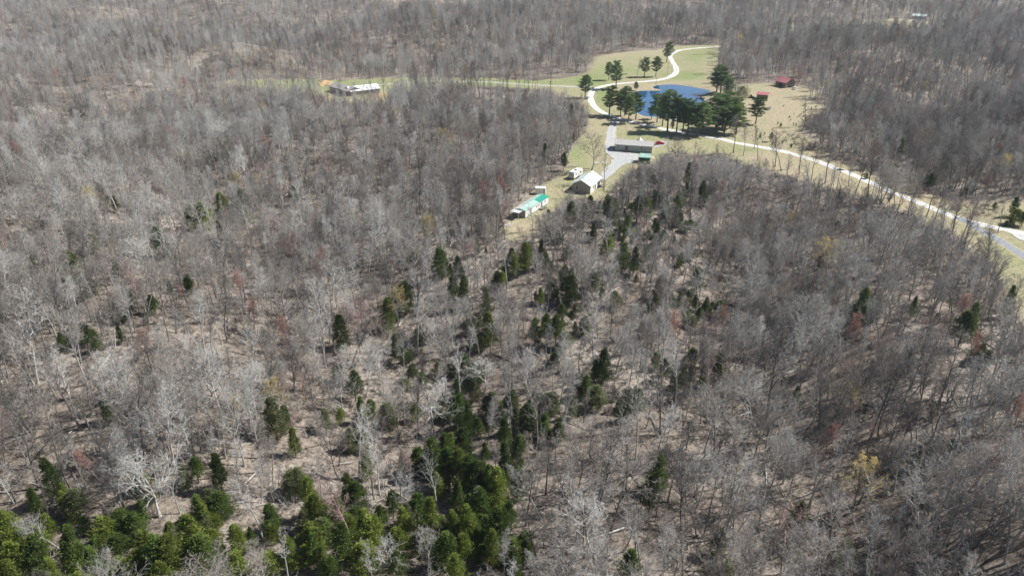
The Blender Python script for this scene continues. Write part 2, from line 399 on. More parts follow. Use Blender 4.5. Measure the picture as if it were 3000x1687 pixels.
# air
hb = bpy.data.meshes.new('haze'); x0, x1, y0, y1, z0, z1 = -3650, 3650, -300, 5250, -42, 108
hb.from_pydata([(x0,y0,z0),(x1,y0,z0),(x1,y1,z0),(x0,y1,z0),(x0,y0,z1),(x1,y0,z1),(x1,y1,z1),(x0,y1,z1)], [], [(3,2,1,0),(4,5,6,7),(0,1,5,4),(1,2,6,5),(2,3,7,6),(3,0,4,7)])
hm = bpy.data.materials.new('haze'); hm.use_nodes = True; hm.node_tree.nodes.clear()
pv_ = hm.node_tree.nodes.new('ShaderNodeVolumePrincipled'); ho = hm.node_tree.nodes.new('ShaderNodeOutputMaterial')
pv_.inputs['Color'].default_value = (0.72, 0.82, 0.95, 1); pv_.inputs['Density'].default_value = 0.0001; pv_.inputs['Anisotropy'].default_value = 0.2
hm.node_tree.links.new(pv_.outputs[0], ho.inputs['Volume']); hb.materials.append(hm)
tag(link(bpy.data.objects.new('haze', hb)), kind='stuff')

# ------------------------------------------------------------------ mesh collector
class MB:
    def __init__(s): s.v = []; s.f = []; s.m = []; s.n = 0
    def add(s, verts, faces, mi=0):
        s.v += [tuple(v) for v in verts]; s.f += [tuple(i + s.n for i in f) for f in faces]; s.m += [mi] * len(faces); s.n += len(verts)
    def box(s, c, size, rz=0, mi=0):
        ca, sa = math.cos(rz), math.sin(rz); hx, hy, hz_ = [q / 2 for q in size]
        vs = []
        for dz in (-hz_, hz_):
            for dx, dy in ((-hx, -hy), (hx, -hy), (hx, hy), (-hx, hy)):
                vs.append((c[0] + dx * ca - dy * sa, c[1] + dx * sa + dy * ca, c[2] + dz))
        s.add(vs, [(3, 2, 1, 0), (4, 5, 6, 7), (0, 1, 5, 4), (1, 2, 6, 5), (2, 3, 7, 6), (3, 0, 4, 7)], mi)
    def tube(s, pts, rad, k=5, mi=0, tip=False):
        pts = np.asarray(pts, float); n = len(pts)
        t = np.empty_like(pts); t[0] = pts[1] - pts[0]; t[-1] = pts[-1] - pts[-2]
        if n > 2: t[1:-1] = pts[2:] - pts[:-2]
        t /= np.linalg.norm(t, axis=1)[:, None] + 1e-9
        ref = np.array([0.9, 0.1, 0.3]) if abs(t[0][2]) > 0.5 else np.array([0.1, 0.2, 1.0])
        u = np.cross(t, ref); u /= np.linalg.norm(u, axis=1)[:, None] + 1e-9; w = np.cross(t, u)
        base = s.n; vs = []; fs = []
        m_ = n - 1 if tip else n
        for i in range(m_):
            for j in range(k):
                a = 2 * math.pi * j / k
                vs.append(pts[i] + rad[i] * (math.cos(a) * u[i] + math.sin(a) * w[i]))
        for i in range(m_ - 1):
            for j in range(k):
                a = i * k + j; b2 = i * k + (j + 1) % k
                fs.append((a, b2, b2 + k, a + k))
        if tip:
            vs.append(pts[-1]); o = len(vs) - 1
            for j in range(k): fs.append(((m_ - 1) * k + j, (m_ - 1) * k + (j + 1) % k, o))
        s.add(vs, fs, mi)
    def mesh(s, name, mats, smooth=False):
        me = bpy.data.meshes.new(name); me.from_pydata(s.v, [], s.f)
        for m in mats: me.materials.append(m)
        if len(mats) > 1: me.polygons.foreach_set('material_index', s.m)
        if smooth: me.shade_smooth()
        return me
    def obj(s, name, m, parent=None, smooth=False):
        mats = m if isinstance(m, (list, tuple)) else [m]
        return link(bpy.data.objects.new(name, s.mesh(name, mats, smooth)), parent)

# ------------------------------------------------------------------ bare trees
def unit(v): return v / (np.linalg.norm(v) + 1e-9)
def grow(seed, H=20, form='tall', density=1.0, buds=False, levels=4):
    r = np.random.default_rng(seed); T = MB(); C = MB()
    fan = {'tall': (0.42, 0.62, 0.30), 'spread': (0.62, 0.95, 0.46), 'vase': (0.40, 0.60, 0.42), 'thin': (0.5, 0.7, 0.20), 'snag': (0.6, 1.0, 0.25)}[form]
    rmin = 0.0135
    def child_dir(d, ang, az):
        ref = np.array([1.0, 0, 0]) if abs(d[2]) > 0.8 else np.array([0, 0, 1.0])
        u = unit(np.cross(d, ref)); w = np.cross(d, u)
        return unit(d * math.cos(ang) + math.sin(ang) * (math.cos(az) * u + math.sin(az) * w))
    def branch(p, d, L, rad, lev, mb, up):
        nseg = [9, 6, 4, 3, 1][lev]; pts = [np.array(p, float)]; dirs = []
        wob = [0.05, 0.12, 0.17, 0.22, 0.0][lev]
        for i in range(nseg):
            d = unit(d + r.normal(0, wob, 3) + np.array([0, 0, up * (0.6 if lev else 1.0)])); dirs.append(d)
            pts.append(pts[-1] + d * L / nseg)
        tt = np.linspace(0, 1, nseg + 1)
        rr = rad * (1 - tt) ** 0.85 + rmin * 0.5
        k = [7, 5, 4, 3, 3][lev]
        mb.tube(pts, rr, k, 0, tip=lev > 0)
        if lev >= levels:
            if buds and pts[-1][2] > H * 0.5:
                for q in (pts[-1], pts[0] * .4 + pts[-1] * .6):
                    e = r.normal(0, 1, (3, 3)) * (0.10 if buds == 2 else 0.055) + q; C.add(e, [(0, 1, 2)], 1)
            return
        nc = int([0, 7 * density, 4.3 * density, 2.3 * density, 0][lev] + r.random())
        if lev == 0: nc = int(15 * density)
        ph = r.random() * 6.28
        t0 = {0: (0.42 if form in ('tall', 'thin') else 0.3), 1: 0.2, 2: 0.12, 3: 0.1}[lev]
        if form == 'vase' and lev == 0: t0 = 0.14
        for c in range(nc):
            t = t0 + (1 - t0) * ((c + r.random()) / nc) ** (0.9 if lev else 0.8)
            t = min(t, 0.98); q = t * nseg; i = int(q); fr = q - i
            s = pts[i] * (1 - fr) + pts[i + 1] * fr
            ph += 2.4 + r.normal(0, 0.35)
            if lev == 0:
                a = fan[0] + (fan[1] - fan[0]) * r.random() + 0.25 * (1 - t)
                Lc = H * fan[2] * (1.25 - 0.85 * t) * (0.75 + 0.5 * r.random())
            else:
                a = 0.5 + 0.55 * r.random(); Lc = L * [0, 0.5, 0.52, 0.55][lev] * (1.2 - 0.6 * t) * (0.7 + 0.6 * r.random())
            rc = min(rr[i] * 0.66, 0.033 * Lc + 0.006) if lev < 3 else rmin
            rc = max(rc, rmin)
            branch(s, child_dir(dirs[min(i, nseg - 1)], a, ph), Lc, rc, lev + 1, C, [0.16, 0.09, 0.05, 0.0][lev])
    lean = r.normal(0, 0.05, 2)
    branch((0, 0, -0.4), unit(np.array([lean[0], lean[1], 1.0])), H * (0.97 if form != 'vase' else 0.75), 0.0105 * H + 0.03, 0, T, 0.02)
    # root flare
    T.tube([(0, 0, -0.4), (0, 0, 0.15), (0, 0, 0.9)], [0.017 * H + 0.05, 0.0145 * H + 0.04, 0.0108 * H + 0.03], 7)
    return T, C
def joined(T, C):
    J = MB(); J.add(T.v, T.f, 0)
    J.v += C.v; J.f += [tuple(i + J.n for i in f) for f in C.f]; J.m += C.m; J.n += len(C.v)
    return J

FORMS = []   # (trunk mesh, crown mesh, joined mesh, H, form)
spec_forms = [('tall', 21, 1.0), ('tall', 19, 1.05), ('tall', 22, 0.95), ('spread', 17, 1.1), ('spread', 18.5, 1.0), ('vase', 17, 1.05), ('thin', 16, 0.8), ('thin', 13, 0.85), ('tall', 17, 1.1), ('spread', 13, .95), ('vase', 13, .95), ('tall', 23, .8), ('spread', 21, 1.1)]
for i, (fm, H, de) in enumerate(spec_forms):
    T, C = grow(100 + i, H, fm, de)
    FORMS.append((T.mesh('trunk', [BARK['grey']]), C.mesh('crown', [BARK['grey']]), joined(T, C).mesh('bare_tree', [BARK['grey']]), H, fm))
BUDF = {}
for k, (key, H, fm) in enumerate((('red', 15, 'tall'), ('orange', 15, 'spread'), ('yellow', 15, 'spread'), ('pear', 10, 'spread'))):
    T, C = grow(300 + k, H, fm, 1.05, buds=2 if key == 'yellow' else 1)
    if key == 'pear':
        r_ = np.random.default_rng(5); vv = [v for v in C.v if v[2] > 3]
        for q in r_.choice(len(vv), 5000): C.add(np.array(vv[q]) + r_.normal(0, 0.16, (3, 3)) + r_.normal(0, 0.2, 3), [(0, 1, 2)], 1)
    tone = BARK['red'] if key == 'red' else BARK['grey']
    BUDF[key] = (T.mesh('trunk', [tone]), C.mesh('crown', [tone, BUD[key]]), joined(T, C).mesh('budding_tree', [tone, BUD[key]]), H, fm)

# ------------------------------------------------------------------ evergreens
def cedar(seed, H=10, W=2.4, dens=1.0, ragged=0.3, spray=0.16, base=0.08):
    r = np.random.default_rng(seed); T = MB(); F = MB()
    T.tube([(0, 0, -0.3), (0.05, 0, H * 0.4), (0, 0.05, H * 0.75), (0, 0, H * 0.97)], [0.016 * H, 0.012 * H, 0.007 * H, 0.01], 6)
    W *= 1.02; ncl = int(190 * dens)
    lob = r.normal(0, 1, 8)
    V = []; 
    for c in range(ncl):
        t = base + (1 - base) * r.random() ** 0.85
        az = r.random() * 6.28
        prof = W * (1 - t) ** 0.62 * min(1, (t - base + 0.10) / 0.22)
        prof *= 1 + ragged * (0.6 * math.sin(2 * az + lob[0] + 5 * t) + 0.4 * math.sin(3 * az + lob[1] - 7 * t)) + 0.2 * r.normal()
        rr = max(0.12, prof) * (0.35 + 0.65 * r.random() ** 0.6) * (1.25 if r.random() < .12 else 1)
        z = t * H + rr * 0.25
        cen = np.array([rr * math.cos(az), rr * math.sin(az), z])
        root = np.array([0, 0, z - rr * 0.55])
        if c % 3 == 0: T.tube([root, cen], [0.05, 0.012], 3, 0, tip=True)
        out = unit(cen - root)
        n = 38
        size = (0.17 + 0.27 * (1 - t)) * r.uniform(.6, 1.3)
        off = r.normal(0, 1, (n, 3)) * np.array([size, size, size * 0.75]) * (0.6 + 0.4 * W / 2.4)
        pc = cen + off
        dd = out * 0.8 + np.array([0, 0, 0.55]) + r.normal(0, 0.45, (n, 3))
        dd /= np.linalg.norm(dd, axis=1)[:, None]
        sd_ = np.cross(dd, r.normal(0, 1, (n, 3))); sd_ /= np.linalg.norm(sd_, axis=1)[:, None] + 1e-9
        L = spray * (0.5 + 1.0 * r.random((n, 1)))
        w = L * 0.38
        a = pc - dd * L; b_ = pc + sd_ * w; c_ = pc + dd * L; d_ = pc - sd_ * w
        V.append(np.stack([a, b_, c_, d_], 1).reshape(-1, 3))
    V = np.concatenate(V); nq = len(V) // 4
    F.v = [tuple(v) for v in V]; F.f = [(4 * i, 4 * i + 1, 4 * i + 2, 4 * i + 3) for i in range(nq)]; F.m = [0] * nq; F.n = len(V)
    return T, F
def pine(seed, H=15):
    r = np.random.default_rng(seed); T = MB(); F = MB()
    lean = r.normal(0, 0.5, 2); path = [np.array([lean[0] * t * t, lean[1] * t * t, H * t - 0.3 * (t == 0)]) for t in (0, .25, .5, .75, 1)]
    T.tube(path, [0.30, 0.24, 0.18, 0.11, 0.03], 7)
    V = []; nl = 46; az = 0
    for c in range(nl):
        t = 0.28 + 0.71 * (c + r.random()) / nl
        az += 2.4 + r.normal(0, .4)
        L = (4.6 * (1 - t) ** 0.5 + 0.7) * (0.6 + 0.6 * r.random()) * min(1, (t - 0.2) / 0.2)
        q = t * 4; i = min(3, int(q)); s = path[i] * (1 - q + i) + path[i + 1] * (q - i)
        d = np.array([math.cos(az), math.sin(az), 0.15 + 0.5 * t])
        e = s + d * L; mid = s + d * L * 0.5 - np.array([0, 0, 0.1 * L])
        T.tube([s, mid, e], [0.07, 0.045, 0.015], 4, 0, tip=True)
        for k in range(int(3 + L * 3.2)):
            u = 0.35 + 0.65 * r.random()
            p = s + d * L * u + r.normal(0, 0.30, 3) * np.array([1, 1, 0.5])
            n = 46
            dd = r.normal(0, 1, (n, 3)) + np.array([0, 0, 0.5]); dd /= np.linalg.norm(dd, axis=1)[:, None]
            pc = p + dd * 0.42 * r.random((n, 1)) * np.array([1.5, 1.5, 0.8]); sdv = np.cross(dd, r.normal(0, 1, (n, 3))); sdv /= np.linalg.norm(sdv, axis=1)[:, None] + 1e-9
            Ln = 0.17 + 0.13 * r.random((n, 1))
            V.append(np.stack([pc - dd * Ln * .3, pc + sdv * 0.055, pc + dd * Ln, pc - sdv * 0.055], 1).reshape(-1, 3))
    V = np.concatenate(V); nq = len(V) // 4
    F.v = [tuple(v) for v in V]; F.f = [(4 * i, 4 * i + 1, 4 * i + 2, 4 * i + 3) for i in range(nq)]; F.m = [0] * nq; F.n = len(V)
    return T, F
def two_mat(T, F):
    J = MB(); J.add(T.v, T.f, 0); J.v += F.v; J.f += [tuple(i + J.n for i in f) for f in F.f]; J.m += [1] * len(F.f); J.n += len(F.v)
    return J.mesh('cedar', [BARK['pine'], GREEN['mid']])
CED = []
for i, (H, W, de, rg, ba) in enumerate([(10, 2.3, 1.0, .3, .08), (11, 1.7, .9, .25, .1), (9, 2.9, 1.15, .4, .12), (10, 2.6, .9, .5, .25), (12, 2.2, 1.1, .3, .12), (8, 2.0, .8, .3, .04)]):
    T, F = cedar(500 + i, H, W, de, rg, base=ba)
    CED.append((T.mesh('trunk', [BARK['pine']]), F.mesh('crown', [GREEN['mid']]), None, H, two_mat(T, F)))
PINE = []
for i, H in enumerate((15, 16, 14, 15.5)):
    T, F = pine(700 + i, H); PINE.append((T.mesh('trunk', [BARK['pine']]), F.mesh('crown', [GREEN['pine']]), None, H))

def set_mat(o, m, slot=0):
    o.material_slots[slot].link = 'OBJECT'; o.material_slots[slot].material = m
def plant(name, parts, loc, scale, rz, tilt, label, cat, group, tmat=None, cmat=None, sxy=1.0):
    e = empty(name, loc, rz, label, cat, group, (scale * sxy, scale * sxy, scale))
    e.rotation_euler = (tilt[0], tilt[1], rz)
    t = link(bpy.data.objects.new('trunk', parts[0]), e); c = link(bpy.data.objects.new('crown', parts[1]), e)
    if tmat: set_mat(t, tmat)
    if cmat: set_mat(c, cmat)
    return e
def size_for(base, ytop):
    lo, hi = 0.5, 40
    for _ in range(24):
        m = (lo + hi) / 2
        if project(base.x, base.y, base.z + m)[1] > ytop: lo = m
        else: hi = m
    return lo
used_labels = set()
# things one can find in the photo, in its 2576-wide view; every look-alike tree is described from the closest one
LANDMARKS = [('the white fanning tree', 350, 1200), ('the lower left corner', 0, 1449), ('the pale left-edge tree', 35, 1220), ('the bottom edge middle', 1288, 1449),
 ('the lower right corner', 2576, 1449), ('the crimson-tipped tree', 2560, 1340), ('the broad ochre crown', 2062, 650), ('the small ochre-tipped crown', 2140, 1200),
 ('the tan-orange tree', 2300, 930), ('the red-orange treetop', 2140, 810), ('the rusty red tree', 1700, 820), ('the tall cedar spire', 1160, 1020), ('the white trailer house', 1335, 515),
 ('the metal-roofed cabin', 1475, 460), ('the russet-tipped round tree', 1425, 585), ('the grey mobile home', 1595, 365), ('the pond', 1700, 240), ('the grey-roofed farmhouse', 890, 225),
 ('the pinkish-red budding tree', 640, 790), ('the upper-left pine group', 560, 530), ('the left edge middle', 0, 720), ('the wine-red tree', 1140, 420), ('the road junction', 2480, 590),
 ('the red-roofed shed', 1918, 238), ('the grey thicket', 2120, 330), ('the pale crooked tree', 1468, 1300), ('the forked dark tree', 1790, 1080), ('the white middle tree', 1220, 940),
 ('the reddish right-edge tree', 2400, 780), ('the lone dark spruce', 278, 1035), ('the right edge middle', 2576, 900), ('the upper left corner', 0, 0), ('the upper right corner', 2576, 0),
 ('the bottom-left cedar mass', 440, 1400), ('the central cedar clump', 1210, 1200), ('the white bottom tree', 985, 1420), ('the brown-orange tree', 900, 565), ('the dark cedar cluster', 1390, 820), ('the open pale slope', 1450, 1250)]
NAMED = []
def uniq(desc, x, y, z):
    px, py, _ = project(x, y, z); NAMED.append([desc, px, py]); return f'@{len(NAMED) - 1}'
def name_them():
    groups = {}
    for o in bpy.data.objects:
        l = o.get('label')
        if not l or not l.startswith('@'): continue
        d, px, py = NAMED[int(l[1:])]; px /= V; py /= V
        px = min(2570, max(5, px)); py = min(1445, max(5, py))
        best = min(LANDMARKS, key=lambda q: math.hypot(q[1] - px, (q[2] - py) * 1.2)); dx, dy = px - best[1], py - best[2]
        a = math.degrees(math.atan2(-dy, dx)) % 360
        s_ = ['right of', 'upper right of', 'above', 'upper left of', 'left of', 'lower left of', 'below', 'lower right of'][int((a + 22.5) // 45) % 8]
        if 'corner' in best[0] or 'edge' in best[0] and 'tree' not in best[0]: s_ = 'near'
        groups.setdefault((d, s_, best[0]), []).append((math.hypot(dx, dy), o))
    ORD = ['nearest', 'second', 'third', 'fourth', 'fifth', 'sixth', 'seventh', 'eighth', 'ninth', 'tenth', 'eleventh', 'twelfth', 'thirteenth', 'fourteenth', 'fifteenth', 'sixteenth']
    for (d, s_, b_), m in groups.items():
        m.sort(key=lambda q: q[0])
        for i, (_, o) in enumerate(m):
            o['label'] = f'{d} {s_} {b_}' if len(m) == 1 else (f'nearest {d} {s_} {b_}' if i == 0 else f'{ORD[min(i, 15)]} nearest {d} {s_} {b_}')

V = 3000 / 2576.0
# (x, top, foot, tone, width) in the 2576-wide view of the photo
EVER = [
 (515,505,580,'bright',1.5),(565,485,548,'bright',1.2),(615,470,545,'pale',1.3),(618,515,575,'bright',1.2),(478,530,575,'mid',1.2),(560,555,605,'mid',.9),(295,492,535,'dark',1.1),(410,575,650,'dark',1.3),
 (188,632,705,'bright',1.1),(335,733,772,'dark',1.1),(392,742,790,'dark',1.3),(310,778,815,'dark',1),(308,818,865,'dark',1.2),(250,830,885,'mid',1),(165,838,890,'dark',1.1),(220,812,870,'mid',1.1),
 (770,448,475,'dark',1),(743,468,520,'dark',1.2),(535,372,412,'dark',1),(510,412,438,'dark',1),(278,1000,1065,'dark',.9),(430,708,738,'dark',1),(245,590,640,'pale',1.3),(300,660,700,'pale',1.3),
 (865,735,880,'dark',.9),(895,932,1010,'dark',1.1),(850,920,965,'mid',1.2),(1020,702,792,'dark',1),(978,742,835,'bright',1),(1112,620,705,'mid',1),(1165,675,775,'dark',1),(1140,690,745,'mid',1.1),
 (1225,712,805,'mid',1),(1228,788,870,'bright',1),(1432,692,772,'dark',1.1),(1375,750,875,'mid',1),(1398,790,870,'mid',1.1),(1345,800,868,'mid',1.1),(1490,682,745,'dark',1),(1325,600,690,'bright',1.1),
 (1295,640,700,'bright',1.1),(1358,535,680,'dark',.8),(1565,580,690,'mid',1.1),(1592,620,692,'dark',1.1),(1530,585,640,'bright',1.1),(1600,475,560,'mid',1),(1540,500,570,'mid',1),(1530,498,560,'dark',1),
 (1436,508,570,'dark',1),(1725,405,470,'dark',.9),(1762,430,520,'dark',.8),(1625,500,565,'mid',1),(1752,675,740,'dark',1),(1700,490,560,'mid',1),(1467,515,575,'mid',1),(1575,540,600,'mid',1.1),
 (1650,560,620,'mid',1),(1490,560,610,'dark',1.1),
 (1512,880,968,'dark',1),(1495,905,960,'mid',1),(1800,885,980,'dark',.9),(1762,918,990,'mid',1),(1160,958,1085,'mid',.8),(1180,1000,1105,'mid',.8),(1110,1030,1090,'dark',1),(1165,1050,1175,'dark',1),
 (1090,1100,1205,'mid',1.1),(1125,1075,1190,'mid',1),(1160,1090,1235,'bright',1),(1198,1105,1262,'dark',.9),(1235,1100,1270,'mid',.9),(1270,1055,1135,'mid',.9),(1272,1110,1215,'dark',1),(1302,1085,1195,'mid',1),
 (1215,1180,1268,'dark',1.1),(1150,1205,1300,'mid',1.1),(1085,1245,1350,'bright',1),(1105,1190,1260,'bright',1),(1440,995,1052,'bright',.8),(1290,980,1045,'pale',1.1),(1237,985,1055,'pale',1.1),(1602,975,1052,'mid',.8),
 (1555,1005,1062,'mid',1),(1650,1145,1240,'mid',.9),(1632,1190,1290,'dark',.9),(910,998,1070,'mid',1.1),(700,1000,1105,'pale',1),(745,1075,1150,'bright',1.1),(722,1020,1080,'mid',1),(822,1030,1090,'pale',1.1),
 (925,1145,1205,'mid',1.1),(1012,1138,1195,'mid',1.1),(885,1190,1285,'bright',1),(905,1210,1290,'mid',1),(790,1195,1305,'bright',1),(800,1245,1335,'bright',1),(990,1235,1305,'mid',1.1),(1022,1278,1355,'bright',1.1),
 (960,1275,1345,'mid',1.1),(870,1318,1425,'mid',1.1),(920,1368,1455,'bright',1.3),(740,1345,1440,'bright',1.1),(498,1285,1420,'bright',1.1),(455,1305,1460,'bright',1.1),(415,1340,1470,'mid',1.1),(375,1385,1480,'bright',1.1),
 (610,1325,1412,'bright',1.1),(640,1325,1385,'mid',1.1),(80,1325,1480,'bright',1.2),(38,1295,1405,'bright',1.2),(122,1345,1470,'mid',1.2),(10,1285,1390,'mid',1.2),(200,1325,1435,'mid',1.2),(262,1375,1480,'mid',1.2),
 (322,1405,1490,'bright',1.1),(345,1425,1500,'bright',1.1),(570,1425,1500,'bright',1.1),(105,1225,1305,'mid',1.1),(150,1150,1262,'dark',1.1),(560,1140,1235,'dark',1.1),(1262,1275,1385,'mid',1),(1240,1330,1430,'bright',1.1),
 (1295,1375,1475,'mid',1.1),(1180,1275,1375,'bright',1.1),(1228,1300,1395,'mid',1),(1582,1385,1462,'mid',1),(1782,1385,1462,'mid',1),(1825,1405,1465,'bright',1),(2115,1365,1440,'bright',1),(1980,1305,1375,'dark',1),
 (2000,970,1015,'mid',1),(1665,900,962,'mid',1),(1692,930,990,'pale',1),(1712,915,980,'mid',1),(2160,725,800,'mid',.9),(2410,785,872,'dark',1.1),(2440,765,830,'mid',1),(2525,718,800,'dark',1),
 (2130,238,275,'dark',1.4),(2150,242,276,'dark',1.3),(2260,305,402,'dark',.9),(2335,436,476,'dark',1.2),(2438,465,495,'dark',1.4),(2545,495,545,'dark',1.4),(1437,262,302,'dark',1),(1442,332,362,'dark',1),(1418,385,430,'dark',1),(1372,350,420,'dark',1),
 (1690,300,330,'dark',.8),(500,1150,1215,'mid',1.1),(470,1170,1230,'pale',1.1),(660,1440,1500,'mid',1.1),(690,1270,1340,'mid',1.1),(835,1400,1480,'mid',1.1),(1000,1390,1470,'mid',1.1),(1060,1330,1410,'dark',1),
 (1120,1340,1430,'mid',1.1),(1150,1400,1490,'bright',1.1),(520,1350,1450,'mid',1.2),(160,1400,1500,'bright',1.2),(1800,1330,1400,'dark',1),(2160,1000,1030,'mid',1),(1935,700,740,'dark',1),(1650,700,760,'mid',1),(2290,745,800,'dark',1),
 (60,1410,1520,'bright',1.2),(230,1440,1530,'bright',1.2),(425,1420,1520,'bright',1.2),(860,1250,1340,'mid',1.1),(940,1300,1400,'bright',1.1),(1050,1240,1320,'mid',1.1),(1000,1330,1420,'bright',1.1),(800,1340,1430,'mid',1.1),
 (1130,1130,1230,'dark',1),(1185,1150,1250,'mid',1),(1250,1170,1280,'bright',1),(1300,1180,1260,'mid',1),(1205,1230,1330,'mid',1.1),(1145,1280,1360,'bright',1),
]
TONEW = {'bright': 'bright yellow-green', 'mid': 'mid-green', 'dark': 'dark green', 'pale': 'pale grey-green'}
ever_pos = []; cedar_px = []; CQ = []
def put_cedar(px, top, foot, tone, w, i):
    g = ground(px, foot); h = min(10.5, max(2.0, size_for(g, top)))
    k = int(rng.integers(0, 6)); qa = project(g.x, g.y, g.z); qb = project(g.x, g.y, g.z + h)
    seen = (qa[1] - qb[1]) * (1 if (-40 < qa[0] < 3040 and qb[1] < 1670) else 0)
    CQ.append((seen, g, h, k, tone, w * rng.uniform(0.9, 1.1), rng.random() * 6.28, rng.normal(0, .03), rng.normal(0, .03)))
    ever_pos.append((g.x, g.y, h * 0.2 * w + 0.4)); q0 = project(g.x, g.y, g.z + h * .45); cedar_px.append((q0[0], q0[1], h * .26 * w * FPX / q0[2], h * .42 * FPX / q0[2], g.y))
for i, (x, t, f, tone, w) in enumerate(EVER): put_cedar(x * V, t * V, f * V, tone, w, i)
# more small, half hidden evergreens under the canopy
for (cx0, cy0, rx, ry, n, tones) in [(1400, 820, 420, 300, 150, ['pale', 'pale', 'mid', 'dark']), (1000, 1180, 400, 210, 40, ['pale', 'mid', 'bright']), (330, 640, 260, 180, 12, ['dark', 'pale', 'mid']), (520, 1330, 520, 120, 34, ['mid', 'pale', 'bright']), (600, 1390, 640, 75, 64, ['mid', 'bright', 'bright']), (1180, 1210, 120, 130, 22, ['mid', 'dark', 'bright']), (120, 1390, 150, 80, 16, ['bright', 'mid']), (1230, 1380, 100, 70, 12, ['mid', 'bright']),
                                (2050, 950, 430, 400, 20, ['dark', 'mid']), (1680, 520, 110, 60, 16, ['dark', 'mid', 'dark']), (1600, 560, 170, 75, 46, ['dark', 'mid', 'mid']), (1330, 690, 190, 80, 26, ['mid', 'dark', 'bright'])]:
    for _ in range(n):
        if rng.random() < .45 or _ == 0: a = rng.random() * 6.28; q = math.sqrt(rng.random()); x = cx0 + rx * q * math.cos(a); y = cy0 + ry * q * math.sin(a)
        else: x += rng.normal(0, 16); y += rng.normal(0, 13)
        sc0 = 9 + y / 1449 * 68
        if x < 5 or y > 1510: continue
        fx, fy = flat(x * V, y * V)
        if inside(CLEAR[0], np.array([fx]), np.array([fy]))[0]: continue
        put_cedar(x * V, (y - sc0 * rng.uniform(.5, 1.0)) * V, y * V, str(rng.choice(tones)), rng.uniform(1.0, 1.7), 0)

CQ.sort(key=lambda q: -q[0])
for (seen, g, h, k, tone, w, rz, ta, tb) in CQ[:285]:
    hw = 'tall' if h > 8 else ('small' if h < 5 else 'medium')
    lb = uniq(f'{TONEW[tone]} {hw} cedar', g.x, g.y, g.z + h * .5)
    plant('cedar_tree', CED[k], g, h / CED[k][3], rz, (ta, tb), lb, 'cedar tree', 'evergreen cedars scattered through the bare woods', None, GREEN[tone], w)
CREST = CQ[285:]

# pines round the pond
PINES = [(570,445,662,'tall pine on the grass left of the pair behind the road'),(658,430,772,'large pine standing on the inner side of the road north-west of the pond'),
 (272,612,882,'lone pine at the outside of the hairpin bend, left of the road'),(1290,192,442,'lone pine at the far bend where the road crosses the top field'),
 (1010,382,622,'slender pine of the pair north of the pond, left one'),(1155,378,622,'broad pine of the pair north of the pond, right one'),
 (905,690,800,'small young pine on the far left corner of the pond'),(572,745,1104,'pine standing right beside the road inside the hairpin bend'),
 (768,752,1104,'dark pine at the left shore of the pond'),(808,850,1200,'pine in front of the fork between road and driveway'),(905,835,1155,'lighter green pine left of the pond front shore'),
 (1170,850,1190,'blue-green pine leftmost in the row before the pond'),(1300,800,1300,'tallest pine in the middle of the row before the pond'),(1415,870,1312,'pine in the row before the pond, just right of the tallest'),
 (1550,940,1340,'pine with long bare trunk in the row before the pond'),(1668,945,1365,'pine near the road with a low crown, right part of the row'),
 (1890,1000,1322,'pine between the pond front row and the thick dark clump'),(1912,525,832,'dark pine at the forest edge at the right end of the pond'),(1965,495,822,'tall dark pine leaning on the wood edge right of the pond'),
 (1985,820,1255,'dark pine of the thick clump right of the pond, back one'),(2080,900,1262,'bushy pine of the thick clump right of the pond'),(2155,985,1335,'rightmost lush green pine of the clump by the pond'),
 (2400,875,1212,'broad pine standing alone on the dry lawn below the red-roofed shed'),(1905,850,1285,'pine at the left side of the thick dark clump'),(2040,640,900,'dark pine behind the pale blossoming tree'),
 (1100,980,1150,'short pine at the water edge before the pond'),(2010,1000,1320,'dense pine in the middle of the thick clump'),(2120,880,1180,'pine at the back right of the thick clump'),(1238,890,1235,'low pine left of the tallest pine before the pond'),(1488,900,1318,'pine half hidden between the tall row pines before the pond'),(1735,985,1345,'pine filling the gap between the row and the thick clump'),(715,820,1125,'bushy pine on the grass at the left tip of the pond')]
for i, (x, t, f, lb) in enumerate(PINES):
    p1 = Z1(x, t); p2 = Z1(x, f); g = ground(*p2); h = size_for(g, p1[1])
    dense = 1.6 if ('clump' in lb or 'edge' in lb) else 1.22
    used_labels.add(lb)
    plant('pine_tree', PINE[i % 4], g, h / PINE[i % 4][3], rng.random() * 6.28, (rng.normal(0, .03), rng.normal(0, .03)), lb, 'pine tree', 'pines around the pond', None,
          GREEN['mid'] if 'lush' in lb or 'lighter' in lb else None, dense)
    ever_pos.append((g.x, g.y, 2.0))
g = ground(*Z1(2200, 1010)); h = size_for(g, Z1(2200, 738)[1])
plant('blossoming_tree', BUDF['pear'], g, h / 10, 1.0, (0, 0), 'pale cream blossoming tree between the dark pines and the red-roofed shed', 'blossoming tree', None, None, None, 1.25)
